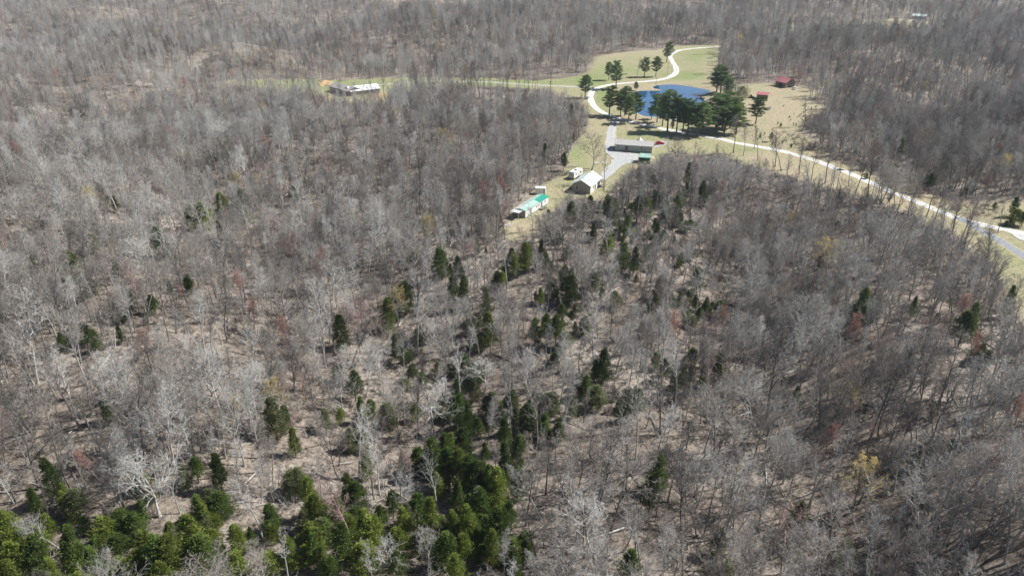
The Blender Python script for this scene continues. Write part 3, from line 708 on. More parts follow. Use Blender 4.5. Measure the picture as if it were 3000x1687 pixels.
# young evergreens planted on the dry lawn (Z3)
YOUNG = [(832,545,568),(960,645,670),(905,680,712),(918,730,748),(760,750,790),(795,765,820),(688,845,868),(540,895,970),(594,885,915),(775,935,962),(565,990,1025),(690,1015,1045),
         (1035,660,680),(1055,640,665),(1080,620,645),(1103,600,628),(1008,685,700),(1180,570,600),(1235,550,585),(1070,1060,1110),(925,1030,1085),(670,885,1005),(860,940,965),(1085,530,560),
         (955,765,800),(985,765,815),(1080,670,695),(1175,620,650),(730,985,1015),(815,985,1030),(870,980,1010)]
for i, (x, t, f) in enumerate(YOUNG):
    p1 = Z3(x, t); p2 = Z3(x, f); g = ground(*p2); h = max(1.2, size_for(g, p1[1])); k = i % 6
    lb = uniq(('dark' if i % 3 else 'mid-green') + ' young evergreen on dry grass', g.x, g.y, g.z + h * .5)
    plant('young_cedar', CED[k], g, h / CED[k][3], i * 1.3, (0, 0), lb, 'young evergreen', 'young evergreens on the dry lawn', None, GREEN['dark' if i % 3 else 'mid'], 1.15 if h < 5 else 0.8)
# green bushes near the junction at the right edge
for i, (x, t, f, tone) in enumerate([(930,320,420,'dark'),(870,350,420,'pale'),(760,400,480,'bright'),(820,430,490,'mid'),(1480,560,620,'mid'),(1250,400,500,'dark'),(1650,620,750,'bright'),(1715,640,760,'mid'),(1620,690,755,'bright'),(1580,715,760,'mid'),(395,310,360,'mid')]):
    p1 = Z4(x, t); p2 = Z4(x, f); g = ground(*p2); h = max(1.2, size_for(g, p1[1])); k = (i + 2) % 6
    lb = uniq('rounded ' + TONEW[tone] + ' bush', g.x, g.y, g.z + h * .5)
    plant('evergreen_bush', CED[k], g, h / CED[k][3], i * 1.3, (0, 0), lb, 'bush', 'green bushes beyond the right end of the road', None, GREEN[tone], 1.9)

# ------------------------------------------------------------------ forest scatter
blockers = np.array([(1805,430,0)])
B_RECTS = []   # filled with (x, y, r) of buildings
for p, r_ in (((1855, 440), 12), ((1712, 555), 10), ((1570, 618), 8), ((1550, 628), 7), ((1590, 600), 8), ((1695, 520), 6), ((1584, 570), 5), ((1885, 470), 6), ((995, 272), 14), ((1070, 272), 13), ((2287, 240), 8), ((2238, 285), 7)):
    x, y = flat(*p); B_RECTS.append((x, y, r_))
def jit(y0, y1, s):
    ys = np.arange(y0, y1, s); X = []; Y = []
    for yy in ys:
        half = 0.80 * yy + 70; xs = np.arange(-half, half, s)
        X.append(xs + rng.uniform(-.5, .5, len(xs)) * s * 1.0); Y.append(yy + rng.uniform(-.5, .5, len(xs)) * s * 1.0)
    return np.concatenate(X), np.concatenate(Y)
def thin_out(X, Y, extra_clear=0.0, sparse=True):
    keep = np.ones(len(X), bool)
    for poly in CLEAR:
        ins = inside(poly, X, Y); keep &= ~ins
        if extra_clear: keep &= pdist(poly, X, Y) > extra_clear
    for rd in ROADS:
        near = (np.abs(X) < 420); idx = np.where(near)[0]
        keep[idx] &= pdist(rd[::4], X[idx], Y[idx], False) > 3.5
    for (bx, by, br) in B_RECTS: keep &= np.hypot(X - bx, Y - by) > br
    if len(ever_pos):
        for (ex, ey, er) in ever_pos: keep &= np.hypot(X - ex, Y - ey) > er
    return X[keep], Y[keep]
# patches where the canopy opens (photo coords of the 2576 view: x, y, rx, ry, share removed)
OPEN = [(950,400,180,45,.45),(330,640,300,110,.35),(250,900,260,120,.35),(600,1000,250,90,.3),(1500,1150,230,220,.35),(1100,960,260,80,.3),(1700,1300,200,150,.35),(1900,900,120,150,.3),(60,560,120,200,.3),
        (600,1180,300,120,.3),(1350,1350,160,90,.3),(60,1080,150,60,.5),(700,270,120,20,.5),(1850,1380,160,80,.3),(1000,860,150,60,.2),(1150,1000,180,50,.3),(430,1410,480,60,.6),(1180,1180,130,130,.6),(900,1300,200,100,.45)]
def density(px, py):
    d = np.ones(px.shape)
    for (x, y, rx, ry, s) in OPEN: d *= 1 - .7 * s * np.exp(-(((px / V - x) / rx) ** 2 + ((py / V - y) / ry) ** 2))
    return d
zones = [(66, 420, 3.4), (420, 800, 4.7), (800, 1450, 7.0)]
AX = []; AY = []
for (a, b_, s) in zones:
    X, Y = jit(a, b_, s); AX.append(X); AY.append(Y)
X, Y = thin_out(np.concatenate(AX), np.concatenate(AY))
Z = hz(X, Y); PX, PY, DP = project(X, Y, Z)
clump = 0.5 + 0.5 * np.sin(X / 13.0 + 1.7 * np.sin(Y / 17.0)) * np.sin(Y / 15.0 + 1.1 * np.sin(X / 21.0))
k = rng.random(len(X)) < density(PX, PY) * (0.50 + 0.6 * clump)
X, Y, Z, PX, PY, DP, clump = [a[k] for a in (X, Y, Z, PX, PY, DP, clump)]
n = len(X)
CPX = np.array(CLEAR_PX[0], float)
form = rng.choice(13, n, p=[.10, .10, .09, .08, .07, .04, .12, .13, .09, .06, .03, .06, .03])
tone = np.empty(n, object)
u = rng.random(n)
leftness = np.clip(1 - PX / 3000, 0, 1)
tp = np.stack([0.10 + 0.14 * leftness, np.full(n, .38), 0.26 - 0.02 * leftness, 0.24 - 0.10 * leftness, np.full(n, .03)], 1)
patch = np.sin(X / 33.0 + 2 * np.sin(Y / 41.0)) * np.sin(Y / 29.0 + 1.4 * np.sin(X / 47.0)); fd = sstep(450, 900, Y)
tp *= np.stack([1 + .9 * patch + .6 * fd, 1 + .2 * patch + .3 * fd, 1 - .2 * patch, 1 - .8 * patch - .4 * fd, 1 + 0 * patch], 1).clip(.05)
tp /= tp.sum(1)[:, None]; cum = np.cumsum(tp, 1)
tidx = (u[:, None] > cum).sum(1).clip(0, 4); TN = ['silver', 'grey', 'brown', 'dark', 'red']
scl = rng.normal(0.66, 0.15, n).clip(0.36, 1.1) * (1 + 0.08 * (clump - .5))
scl *= (1 + 0.15 * sstep(500, 800, Y)) * (1 - 0.12 * sstep(-20, -120, X) * sstep(150, 260, Y))
rot = rng.random(n) * 6.283; tsd = np.where(rng.random(n) < .15, .14, .05); tx = rng.normal(0, 1, n) * tsd; ty = rng.normal(0, 1, n) * tsd

# the special, individually recognisable bare and budding trees
SPECIAL = [ # name, form key, x, top, foot (view px), tone, width, tilt(x,y), label, category
 ('bare_tree', 5, 402, 1105, 1298, 'silver', 1.2, (0.0, -0.16), 'big white-barked bare tree fanning out up and left, lower left of the photo', 'bare tree'),
 ('bare_tree', 3, 1489, 335, 428, 'brown', 1.3, (0, 0), 'large spreading bare tree on the grass between driveway and camper', 'bare tree'),
 ('bare_tree', 6, 1519, 372, 478, 'brown', 1.0, (0, 0), 'slender bare tree close right of the pale metal-roofed cabin', 'bare tree'),
 ('bare_tree', 3, 1468, 1240, 1405, 'silver', 1.0, (0, 0), 'pale crooked bare tree over open leaf litter at the bottom right of centre', 'bare tree'),
 ('bare_tree', 0, 1790, 990, 1185, 'grey', 1.2, (0, .05), 'tall forked bare tree with dark trunk on pale open ground, right of centre bottom', 'bare tree'),
 ('bare_tree', 3, 1220, 900, 985, 'silver', 1.3, (0, 0), 'whitish spreading bare tree just above the cedar spire in the centre', 'bare tree'),
 ('bare_tree', 4, 35, 1180, 1265, 'silver', 1.4, (0, -.1), 'pale spreading bare tree at the lower left edge above the cedars', 'bare tree'),
 ('bare_tree', 4, 985, 1375, 1470, 'silver', 1.15, (0, 0), 'white twiggy bare tree between bright cedars at the bottom edge', 'bare tree'),
 ('bare_tree', 0, 2510, 505, 585, 'brown', 1.1, (0, .05), 'single bare tree on the grass triangle between the two roads', 'bare tree'),
 ('bare_tree', 6, 1205, 1228, 1330, 'silver', 1.2, (0, 0), 'small whitish bare tree inside the central cedar clump', 'bare tree'),
 ('bare_tree', 1, 1603, 150, 196, 'grey', 0.9, (0, 0), 'bare twin-stemmed tree left of the two pines north of the pond', 'bare tree'),
 ('bare_tree', 1, 1838, 290, 345, 'grey', 1.2, (0, 0), 'grey bare tree in front of the thick pine clump by the road', 'bare tree'),
 ('budding_tree', 'yellow', 2062, 612, 705, '', 1.45, (0, 0), 'tree with a broad yellow-ochre budding crown in the right woods', 'budding tree'),
 ('budding_tree', 'yellow', 2140, 1165, 1290, '', 1.0, (0, 0), 'tree with a small ochre-tipped round crown in the lower right woods', 'budding tree'),
 ('budding_tree', 'orange', 1425, 550, 625, '', 1.3, (0, 0), 'rounded russet-tipped tree right of the white trailer house', 'budding tree'),
 ('budding_tree', 'orange', 1340, 300, 360, '', 1.3, (0, 0), 'orange-tipped tree in the woods left of the driveway', 'budding tree'),
 ('budding_tree', 'orange', 2300, 895, 990, '', 1.3, (0, .05), 'broad tan-orange budding tree in the right woods', 'budding tree'),
 ('budding_tree', 'red', 1695, 790, 895, '', 1.2, (0, 0), 'rusty red budding tree right of the photo centre', 'budding tree'),
 ('budding_tree', 'red', 2140, 795, 900, '', 1.1, (0, 0), 'tree with a bright red-orange tip in the right woods', 'budding tree'),
 ('budding_tree', 'red', 2400, 740, 830, '', 1.2, (0, 0), 'reddish tree beside a dark cedar near the right edge', 'budding tree'),
 ('budding_tree', 'red', 1140, 398, 450, '', 1.4, (0, 0), 'wine-red budding tree in the woods above the photo centre', 'budding tree'),
 ('budding_tree', 'red', 640, 755, 840, '', 1.3, (0, 0), 'pinkish-red budding tree in the woods left of centre', 'budding tree'),
 ('budding_tree', 'orange', 645, 245, 285, '', 1.2, (0, 0), 'small rust-brown tree left of the grey-roofed farmhouse', 'budding tree'),
 ('budding_tree', 'red', 2560, 1290, 1430, '', 1.2, (0, 0), 'crimson-tipped tree at the lower right edge', 'budding tree'),
 ('budding_tree', 'red', 1235, 270, 320, '', 1.2, (0, 0), 'dull red tree in the woods between farmhouse and hairpin bend', 'budding tree'),
 ('budding_tree', 'orange', 900, 530, 610, '', 1.1, (0, 0), 'tree with brown-orange buds left of the white trailer house', 'budding tree'),
 ('budding_tree', 'red', 2540, 1000, 1110, '', 1.2, (0, 0), 'red-tipped tree on the right edge above the lower corner', 'budding tree'),
 ('budding_tree', 'red', 1980, 640, 700, '', 1.2, (0, 0), 'dark red twiggy tree left of the ochre crown', 'budding tree'),
]
for (nm, fk, x, t, f, tn, w, tilt, lb, cat) in SPECIAL:
    g = ground(x * V, f * V); h = min(30, size_for(g, t * V)); parts = BUDF[fk] if isinstance(fk, str) else FORMS[fk]
    used_labels.add(lb); q0 = project(g.x, g.y, g.z + h * .62); cedar_px.append((q0[0], q0[1], h * .22 * w * FPX / q0[2], h * .33 * FPX / q0[2], g.y))
    plant(nm, parts, g, h / parts[3], 0.7 if nm == 'bare_tree' else rng.random() * 6, tilt, lb, cat, None, BARK[tn] if tn else None, BARK[tn] if tn else None, w)
# forest-edge trees standing thinly on the open verge south of the road
vx = []
for (x, f) in [(1870,392),(1905,405),(1950,420),(1965,430),(2010,440),(2040,455),(2075,462),(2105,478),(2150,492),(2190,500),(2215,512),(2250,520),(2290,530),(2330,545),(2370,575),(2395,590),(2350,560),(2420,640),(2465,700),(2475,760),(2500,720),(1845,385),(2135,470),(2010,425),(2240,500)]:
    g = ground(x * V, f * V * 1.0); vx.append((g.x, g.y))
vx = np.array(vx)
X = np.concatenate([X, vx[:, 0]]); Y = np.concatenate([Y, vx[:, 1]]); m_ = len(vx)
Z = hz(X, Y); PX, PY, DP = project(X, Y, Z)
form = np.concatenate([form, rng.choice([0, 1, 6, 8], m_)]); tidx = np.concatenate([tidx, rng.choice([1, 2, 2, 3], m_)])
scl = np.concatenate([scl, rng.uniform(.75, .95, m_)]); rot = np.concatenate([rot, rng.random(m_) * 6]); tx = np.concatenate([tx, rng.normal(0, .04, m_)]); ty = np.concatenate([ty, rng.normal(0, .04, m_)])
n = len(X)

Hs = np.array([f[3] for f in FORMS])[form] * scl
# woods in front of the open ground are younger and lower, so the houses and road stay in sight
def over(frac):
    qx, qy, _ = project(X, Y, Z + Hs * frac); return inside(CPX, qx, qy) & (Y < 640) & ~inside(CLEAR[0], X, Y) & (qx > 1440)
front = over(0.9) & (np.arange(n) < n - m_)
fk_ = np.where(PX > 2250, .8, .62); scl = np.where(front, scl * fk_, scl); Hs = np.where(front, Hs * fk_, Hs)
bad = over(0.72) & (rng.random(n) < np.where(PX > 2250, .6, .85)) & (np.arange(n) < n - m_)
qx, qy, _ = project(X, Y, Z + Hs * .7); strip = inside(CPX, qx, qy) & (qx < 1440) & ~inside(CLEAR[0], X, Y) & (rng.random(n) < np.where((qx > 940) & (qx < 1135), .7, .08))
tx_, ty_, td_ = project(X, Y, Z + Hs * .68); cw = 0.2 * Hs * FPX / td_; hide = np.zeros(n, bool)
for (cx0, cy0, cw0, ch0, cyw) in cedar_px:
    if ch0 * project(0, cyw, 0)[2] / FPX < 2.1: continue
    hide |= (Y < cyw) & (np.abs(tx_ - cx0) < cw0 * .8 + cw * .5) & (np.abs(ty_ - cy0) < ch0 + cw * .6) & (Y > cyw - 45)
hide &= (rng.random(n) < np.where((ty_ > 1340) & (tx_ < 1560), .7, .5)) & (np.arange(n) < n - m_)
ok = ~(bad | strip | hide)
X, Y, Z, PX, PY, DP, Hs, scl, form, tidx, rot, tx, ty = [a[ok] for a in (X, Y, Z, PX, PY, DP, Hs, scl, form, tidx, rot, tx, ty)]; n = len(X)
PXt, PYt, _ = project(X, Y, Z + Hs); shown = (np.abs(PY - PYt)) * np.where((PX > 10) & (PX < 2990) & (PYt < 1600) & (PY > 0) & (PY < 1760), 1, 0)
order = np.argsort(-shown); single = np.zeros(n, bool); single[order[:288]] = True
TW = {'silver': 'silver-white', 'grey': 'grey', 'brown': 'grey-brown', 'dark': 'dark', 'red': 'reddish-brown'}
FW = {'tall': 'tall bare tree', 'spread': 'wide-spreading bare tree', 'vase': 'low-forking bare tree', 'thin': 'slender bare tree', 'snag': 'bare tree'}
EP = np.array(ever_pos)
for i in np.where(single)[0]:
    f = FORMS[form[i]]; tn = TN[tidx[i]]; e = float(np.min(np.hypot(EP[:, 0] - X[i], EP[:, 1] - Y[i])))
    lb = uniq(f'{TW[tn]} {FW[f[4]]}', X[i], Y[i], Z[i] + Hs[i] * .6)
    plant('bare_tree', f, (X[i], Y[i], Z[i]), scl[i], rot[i], (tx[i], ty[i]), lb, 'bare tree', 'bare trees of the nearer woods', BARK[tn], BARK[tn])

def scatter(name, pts, sources, idx, rotv, sclv, seed=0):
    """one object whose geometry nodes set real meshes on points"""
    src = bpy.data.collections.new(name + '_sources')
    for k_, (me, mats) in enumerate(sources):
        o = bpy.data.objects.new(f'{name}_{k_:02d}', me)
        for s_, m in enumerate(mats):
            if m: set_mat(o, m, s_)
        src.objects.link(o)
    me = bpy.data.meshes.new(name); me.from_pydata([tuple(p) for p in pts], [], [])
    a = me.attributes.new('idx', 'INT', 'POINT'); a.data.foreach_set('value', np.asarray(idx, np.int32))
    a = me.attributes.new('rot', 'FLOAT_VECTOR', 'POINT'); a.data.foreach_set('vector', np.asarray(rotv, np.float32).reshape(-1))
    a = me.attributes.new('scl', 'FLOAT_VECTOR', 'POINT'); a.data.foreach_set('vector', np.asarray(sclv, np.float32).reshape(-1))
    o = link(bpy.data.objects.new(name, me))
    ng = bpy.data.node_groups.new(name, 'GeometryNodeTree')
    ng.interface.new_socket('Geometry', in_out='INPUT', socket_type='NodeSocketGeometry'); ng.interface.new_socket('Geometry', in_out='OUTPUT', socket_type='NodeSocketGeometry')
    gi = ng.nodes.new('NodeGroupInput'); go = ng.nodes.new('NodeGroupOutput')
    ci = ng.nodes.new('GeometryNodeCollectionInfo'); ci.inputs[0].default_value = src; ci.inputs[1].default_value = True; ci.inputs[2].default_value = True
    mp = ng.nodes.new('GeometryNodeMeshToPoints'); ip = ng.nodes.new('GeometryNodeInstanceOnPoints')
    def attr(nm, ty):
        q = ng.nodes.new('GeometryNodeInputNamedAttribute'); q.data_type = ty; q.inputs[0].default_value = nm; return q.outputs[0]
    L = ng.links.new
    L(gi.outputs[0], mp.inputs[0]); L(mp.outputs[0], ip.inputs['Points']); L(ci.outputs[0], ip.inputs['Instance'])
    ip.inputs['Pick Instance'].default_value = True
    L(attr('idx', 'INT'), ip.inputs['Instance Index'])
    er = ng.nodes.new('FunctionNodeEulerToRotation'); L(attr('rot', 'FLOAT_VECTOR'), er.inputs[0]); L(er.outputs[0], ip.inputs['Rotation'])
    L(attr('scl', 'FLOAT_VECTOR'), ip.inputs['Scale']); L(ip.outputs[0], go.inputs[0])
    md = o.modifiers.new('scatter', 'NODES'); md.node_group = ng
    return o
sources = []
for f in FORMS:
    for t_ in TN: sources.append((f[2], [BARK[t_]]))
rest = ~single
nb = len(sources)
for k_ in ('red', 'orange', 'yellow'): sources.append((BUDF[k_][2], [None, None]))
idx = form * 5 + tidx
budm = rng.random(n) < 0.03
idx = np.where(budm, nb + rng.choice([0, 0, 0, 1, 1, 1, 2], n), idx)
wxy = rng.uniform(.9, 1.2, n)
pts = np.stack([X, Y, Z], 1)[rest]
o = scatter('distant_forest', pts, sources, idx[rest], np.stack([tx, ty, rot], 1)[rest], np.stack([scl * wxy, scl * wxy, scl], 1)[rest])
tag(o, 'leafless grey-brown woods covering the hills around the clearing', 'forest', kind='stuff')
print('trees', n, 'rest', int(rest.sum()))

TG = ['bright', 'mid', 'dark', 'pale']
o = scatter('small_cedars', [tuple(q[1]) for q in CREST], [(c_[4], [None, GREEN[t_]]) for c_ in CED for t_ in TG], [q[3] * 4 + TG.index(q[4]) for q in CREST],
            [(q[7], q[8], q[6]) for q in CREST], [(q[2] / CED[q[3]][3] * q[5], q[2] / CED[q[3]][3] * q[5], q[2] / CED[q[3]][3]) for q in CREST])
tag(o, 'small evergreen cedars mixed in under the bare trees', 'cedars', kind='stuff')

# evergreen specks in the far woods + understory brush + fallen wood
r2 = np.random.default_rng(11)
def brush_mesh(seed, H=2.2, stems=9, tw=18):
    r = np.random.default_rng(seed); m = MB()
    for s in range(stems):
        a = r.random() * 6.28; d = np.array([math.cos(a) * .75, math.sin(a) * .75, 1.0]); L = H * r.uniform(.6, 1.1)
        p0 = np.array([r.normal(0, .25), r.normal(0, .25), -0.1]); p1 = p0 + unit(d) * L * .5 + r.normal(0, .08, 3); p2 = p1 + unit(d + r.normal(0, .3, 3)) * L * .5
        m.tube([p0, p1, p2], [.03, .02, .005], 3, 0, tip=True)
        for k_ in range(tw):
            q = p0 + (p1 - p0) * r.random() if k_ % 2 else p1 + (p2 - p1) * r.random()
            m.tube([q, q + unit(d * .6 + r.normal(0, .6, 3)) * L * .3 * r.uniform(.5, 1.2)], [.013, .004], 3, 0, tip=True)
    return m.mesh('brush', [BARK['brown']])
BR = [brush_mesh(900 + i, H, s_) for i, (H, s_) in enumerate(((2.0, 9), (3.4, 7), (1.5, 11)))]
X2, Y2 = jit(66, 430, 3.3); X2, Y2 = thin_out(X2, Y2); kk = r2.random(len(X2)) < .45 + .5 * (np.sin(X2 / 9 + np.sin(Y2 / 12) * 2) * np.sin(Y2 / 10) > 0); X2, Y2 = X2[kk], Y2[kk]; n2_ = len(X2); S2 = r2.uniform(.7, 1.9, n2_) ** 1.35
o = scatter('undergrowth', np.stack([X2, Y2, hz(X2, Y2)], 1), [(b_, [BARK[t_]]) for b_ in BR for t_ in ('brown', 'grey', 'dark')], r2.integers(0, 9, n2_), np.stack([0 * X2, 0 * X2, r2.random(n2_) * 6], 1), np.stack([S2, S2, S2], 1))
tag(o, 'leafless brush and saplings growing under the trees', 'undergrowth', kind='stuff')
lg = MB(); lg.tube([(-.5, 0, 0), (-.1, .02, .01), (.5, 0, 0.0)], [.021, .017, .006], 6); LOG = lg.mesh('fallen_wood', [BARK['grey']])
X3, Y3 = jit(66, 420, 7.0); X3, Y3 = thin_out(X3, Y3); n3_ = len(X3); S3 = r2.uniform(1.5, 9, n3_)
o = scatter('fallen_wood', np.stack([X3, Y3, hz(X3, Y3) + .12], 1), [(LOG, [BARK['silver']]), (LOG, [BARK['grey']]), (LOG, [BARK['dark']])], r2.integers(0, 3, n3_), np.stack([0 * X3, r2.normal(0, .05, n3_), r2.random(n3_) * 6], 1), np.stack([S3, S3 * 1.0, S3 * 1.0], 1))
tag(o, 'fallen branches and logs lying on the leaf litter', 'fallen wood', kind='stuff')

# brush thicket on the meadow right of the lawn (greyish bushes)
n4 = 260; a4 = r2.random(n4) * 6.28; q4 = np.sqrt(r2.random(n4)); bx = []; by = []
for i in range(n4):
    if i % 3 == 0: px, py = Z3(1270 + 190 * q4[i] * math.cos(a4[i]), 760 + 110 * q4[i] * math.sin(a4[i]))
    elif i % 3 == 1:
        s_ = r2.random(); px, py = Z3(820 + 1100 * s_ + 60 * math.cos(a4[i]), 930 + 430 * s_ + 50 * math.sin(a4[i]))
    else:
        s_ = r2.random(); px, py = Z4(600 + 900 * s_ + 40 * math.cos(a4[i]), 440 + 210 * s_ + 60 * math.sin(a4[i]))
    x, y = flat(px, py); bx.append(x); by.append(y)
bx, by = np.array(bx), np.array(by); kp = pdist(ROADS[0][::3], bx, by, False) > 3.5; bx, by = bx[kp], by[kp]; n4 = len(bx); S4 = r2.uniform(.8, 1.7, n4)
o = scatter('thicket', np.stack([bx, by, hz(bx, by)], 1), [(b_, [BARK[t_]]) for b_ in BR for t_ in ('brown', 'grey', 'red')], r2.integers(0, 9, n4), np.stack([0 * bx, 0 * bx, r2.random(n4) * 6], 1), np.stack([S4 * 1.4, S4 * 1.4, S4], 1))
tag(o, 'grey-brown thicket of leafless shrubs beside the gravel road', 'thicket', kind='stuff')

# ------------------------------------------------------------------ buildings, vehicles and small things
def metal_sheet(name, c0, c1, freq=2.2, axis='X', rough=0.45):
    m, nt, b = mat(name)
    tc = N(nt, 'ShaderNodeTexCoord'); w = N(nt, 'ShaderNodeTexWave'); w.bands_direction = axis; w.inputs['Scale'].default_value = freq; w.inputs['Distortion'].default_value = 0
    nt.links.new(tc.outputs['Object'], w.inputs['Vector'])
    f = noise(nt, 0.5, 4); c = ramp(nt, f, [(0.35, c0), (0.65, c1)])
    c = mix(nt, 0.35, c, ramp(nt, w.outputs['Fac'], [(0.0, 0.6), (0.25, 1.0)]), 'MULTIPLY')
    nt.links.new(c, b.inputs['Base Color']); b.inputs['Roughness'].default_value = rough; b.inputs['Specular IOR Level'].default_value = 0.4
    bump(nt, b, w.outputs['Fac'], 0.3, 0.03); return m
def siding(name, col):
    m, nt, b = mat(name)
    tc = N(nt, 'ShaderNodeTexCoord'); w = N(nt, 'ShaderNodeTexWave'); w.bands_direction = 'Z'; w.inputs['Scale'].default_value = 1.6; w.inputs['Distortion'].default_value = 0
    nt.links.new(tc.outputs['Object'], w.inputs['Vector'])
    f = noise(nt, 1.1, 5); c = ramp(nt, f, [(0.3, [q * .86 for q in col]), (0.7, col)])
    c = mix(nt, 0.25, c, ramp(nt, w.outputs['Fac'], [(0.0, 0.6), (0.2, 1.0)]), 'MULTIPLY')
    nt.links.new(c, b.inputs['Base Color']); return m
SH_GREY = plain('shingle_grey', (0.42, 0.41, 0.39), .9, .14, 2.5)
SH_BROWN = plain('shingle_taupe', (0.36, 0.33, 0.31), .9, .14, 2.5)
W_GREYGREEN = siding('siding_grey_green', (0.42, 0.45, 0.41)); W_WHITE = siding('siding_white', (0.80, 0.79, 0.76)); W_TAN = siding('siding_taupe_and_shade', (0.42, 0.37, 0.32))  # taupe also carries the shade on cabin and trailer end walls
W_BRICK = plain('brick_dark', (0.22, 0.19, 0.18), .9, .2, 3); W_CREAM = siding('siding_cream', (0.62, 0.56, 0.36)); W_RED = siding('siding_dark_red', (0.24, 0.09, 0.07))
M_MINT = metal_sheet('metal_roof_mint', (0.58, 0.70, 0.66), (0.74, 0.80, 0.77)); M_GREEN = metal_sheet('metal_roof_green', (0.02, 0.27, 0.19), (0.03, 0.33, 0.24)); M_PALEGREEN = metal_sheet('metal_roof_pale_green', (0.28, 0.45, 0.38), (0.40, 0.55, 0.47))
M_SILVER = metal_sheet('metal_roof_silver', (0.50, 0.51, 0.51), (0.62, 0.63, 0.63)); M_RED = metal_sheet('metal_roof_red', (0.46, 0.15, 0.16), (0.58, 0.25, 0.25)); M_WHITE = metal_sheet('metal_roof_white', (0.66, 0.68, 0.69), (0.76, 0.78, 0.79))
TRIM = plain('white_trim', (0.78, 0.78, 0.76), .6, .05); GLASS = plain('window_glass', (0.03, 0.035, 0.04), .08, .2, 1, 0.7); DARKM = plain('dark_vent_and_doorway_shade', (0.03, 0.028, 0.025), .9)  # near-black: dark vent, and interior shade painted on flat door leaves
RUB = plain('rubber', (0.025, 0.025, 0.025), .8); WOOD = plain('weathered_wood', (0.20, 0.17, 0.14), .9, .25, 3); PALEWOOD = plain('pale_wood', (0.48, 0.38, 0.27), .9, .25, 3)
RVW = plain('camper_shell', (0.80, 0.80, 0.78), .4, .04); CARR = plain('car_paint_red', (0.55, 0.02, 0.025), .25, .04, 1, .6); CARW = plain('car_paint_white', (0.78, 0.79, 0.8), .3, .03, 1, .6); CARD = plain('car_paint_dark', (0.03, 0.032, 0.036), .25, .04, 1, .6); CARS = plain('car_paint_silver', (0.42, 0.44, 0.46), .3, .04, 1, .6)
DIRT = plain('orange_dirt', (0.48, 0.32, 0.17), 1, .3, 1.5); STONE = plain('white_rubble', (0.66, 0.64, 0.60), .9, .25, 4); CONC = plain('concrete', (0.5, 0.49, 0.46), .9, .1)

def frame2(a, b_):
    A = Vector((*flat(*a), 0)); B = Vector((*flat(*b_), 0)); d = B - A; L = d.length
    return A, math.atan2(d.y, d.x), L
def walls(L, D, H, rise, ridge, z0=-0.25):
    m = MB()
    v = [(0, 0, z0), (L, 0, z0), (L, D, z0), (0, D, z0), (0, 0, H), (L, 0, H), (L, D, H), (0, D, H)]
    if ridge == 'x': v += [(0, D / 2, H + rise), (L, D / 2, H + rise)]; f = [(0, 1, 5, 4), (2, 3, 7, 6), (3, 0, 4, 8, 7), (1, 2, 6, 9, 5), (0, 3, 2, 1)]
    else: v += [(L / 2, 0, H + rise), (L / 2, D, H + rise)]; f = [(0, 1, 5, 8, 4), (2, 3, 7, 9, 6), (3, 0, 4, 7), (1, 2, 6, 5), (0, 3, 2, 1)]
    m.add(v, f); return m
def slab(m, p, th=0.12, mi=0):
    p = [Vector(q) for q in p]; nrm = (p[1] - p[0]).cross(p[2] - p[0]).normalized()
    if nrm.z < 0: p.reverse(); nrm = -nrm
    lo = [q + nrm * 0.02 for q in p]; hi = [q + nrm * (0.02 + th) for q in p]; k = len(p)
    m.add(lo + hi, [tuple(range(k))[::-1], tuple(range(k, 2 * k))] + [(i, (i + 1) % k, k + (i + 1) % k, k + i) for i in range(k)], mi)
def roof(L, D, H, rise, ridge, oh=0.45, side=None, span=(0, 1)):
    m = MB(); s0, s1 = span
    if ridge == 'x':
        sl = rise / (D / 2); xa, xb = -oh + s0 * (L + 2 * oh), -oh + s1 * (L + 2 * oh)
        if side in (None, 0): slab(m, [(xa, -oh, H - oh * sl), (xb, -oh, H - oh * sl), (xb, D / 2, H + rise), (xa, D / 2, H + rise)])
        if side in (None, 1): slab(m, [(xb, D + oh, H - oh * sl), (xa, D + oh, H - oh * sl), (xa, D / 2, H + rise), (xb, D / 2, H + rise)])
    else:
        sl = rise / (L / 2); ya, yb = -oh + s0 * (D + 2 * oh), -oh + s1 * (D + 2 * oh)
        if side in (None, 0): slab(m, [(-oh, ya, H - oh * sl), (L / 2, ya, H + rise), (L / 2, yb, H + rise), (-oh, yb, H - oh * sl)])
        if side in (None, 1): slab(m, [(L + oh, ya, H - oh * sl), (L / 2, ya, H + rise), (L / 2, yb, H + rise), (L + oh, yb, H - oh * sl)])
    return m
def opening(e, kind, face, p, z, w, h, L, D, fm=TRIM, gm_=GLASS):
    a = MB(); g = MB()
    def bx(mm, cx_, cz, ww, hh, off, th):
        if face == 'front': mm.box((cx_, -off, cz), (ww, th, hh))
        elif face == 'back': mm.box((cx_, D + off, cz), (ww, th, hh))
        elif face == 'left': mm.box((-off, cx_, cz), (th, ww, hh))
        else: mm.box((L + off, cx_, cz), (th, ww, hh))
    t = 0.11
    for q in (-1, 1):
        bx(a, p + q * (w / 2 + t / 2), z, t, h + 2 * t, .03, .1); bx(a, p, z + q * (h / 2 + t / 2), w, t, .03, .1)
    if kind == 'window': bx(a, p, z, w, 0.06, .035, .08)
    f = a.obj(kind, fm, e); bx(g, p, z, w, h, .012, .05); g.obj('pane' if kind == 'window' else 'leaf', gm_, f); return f

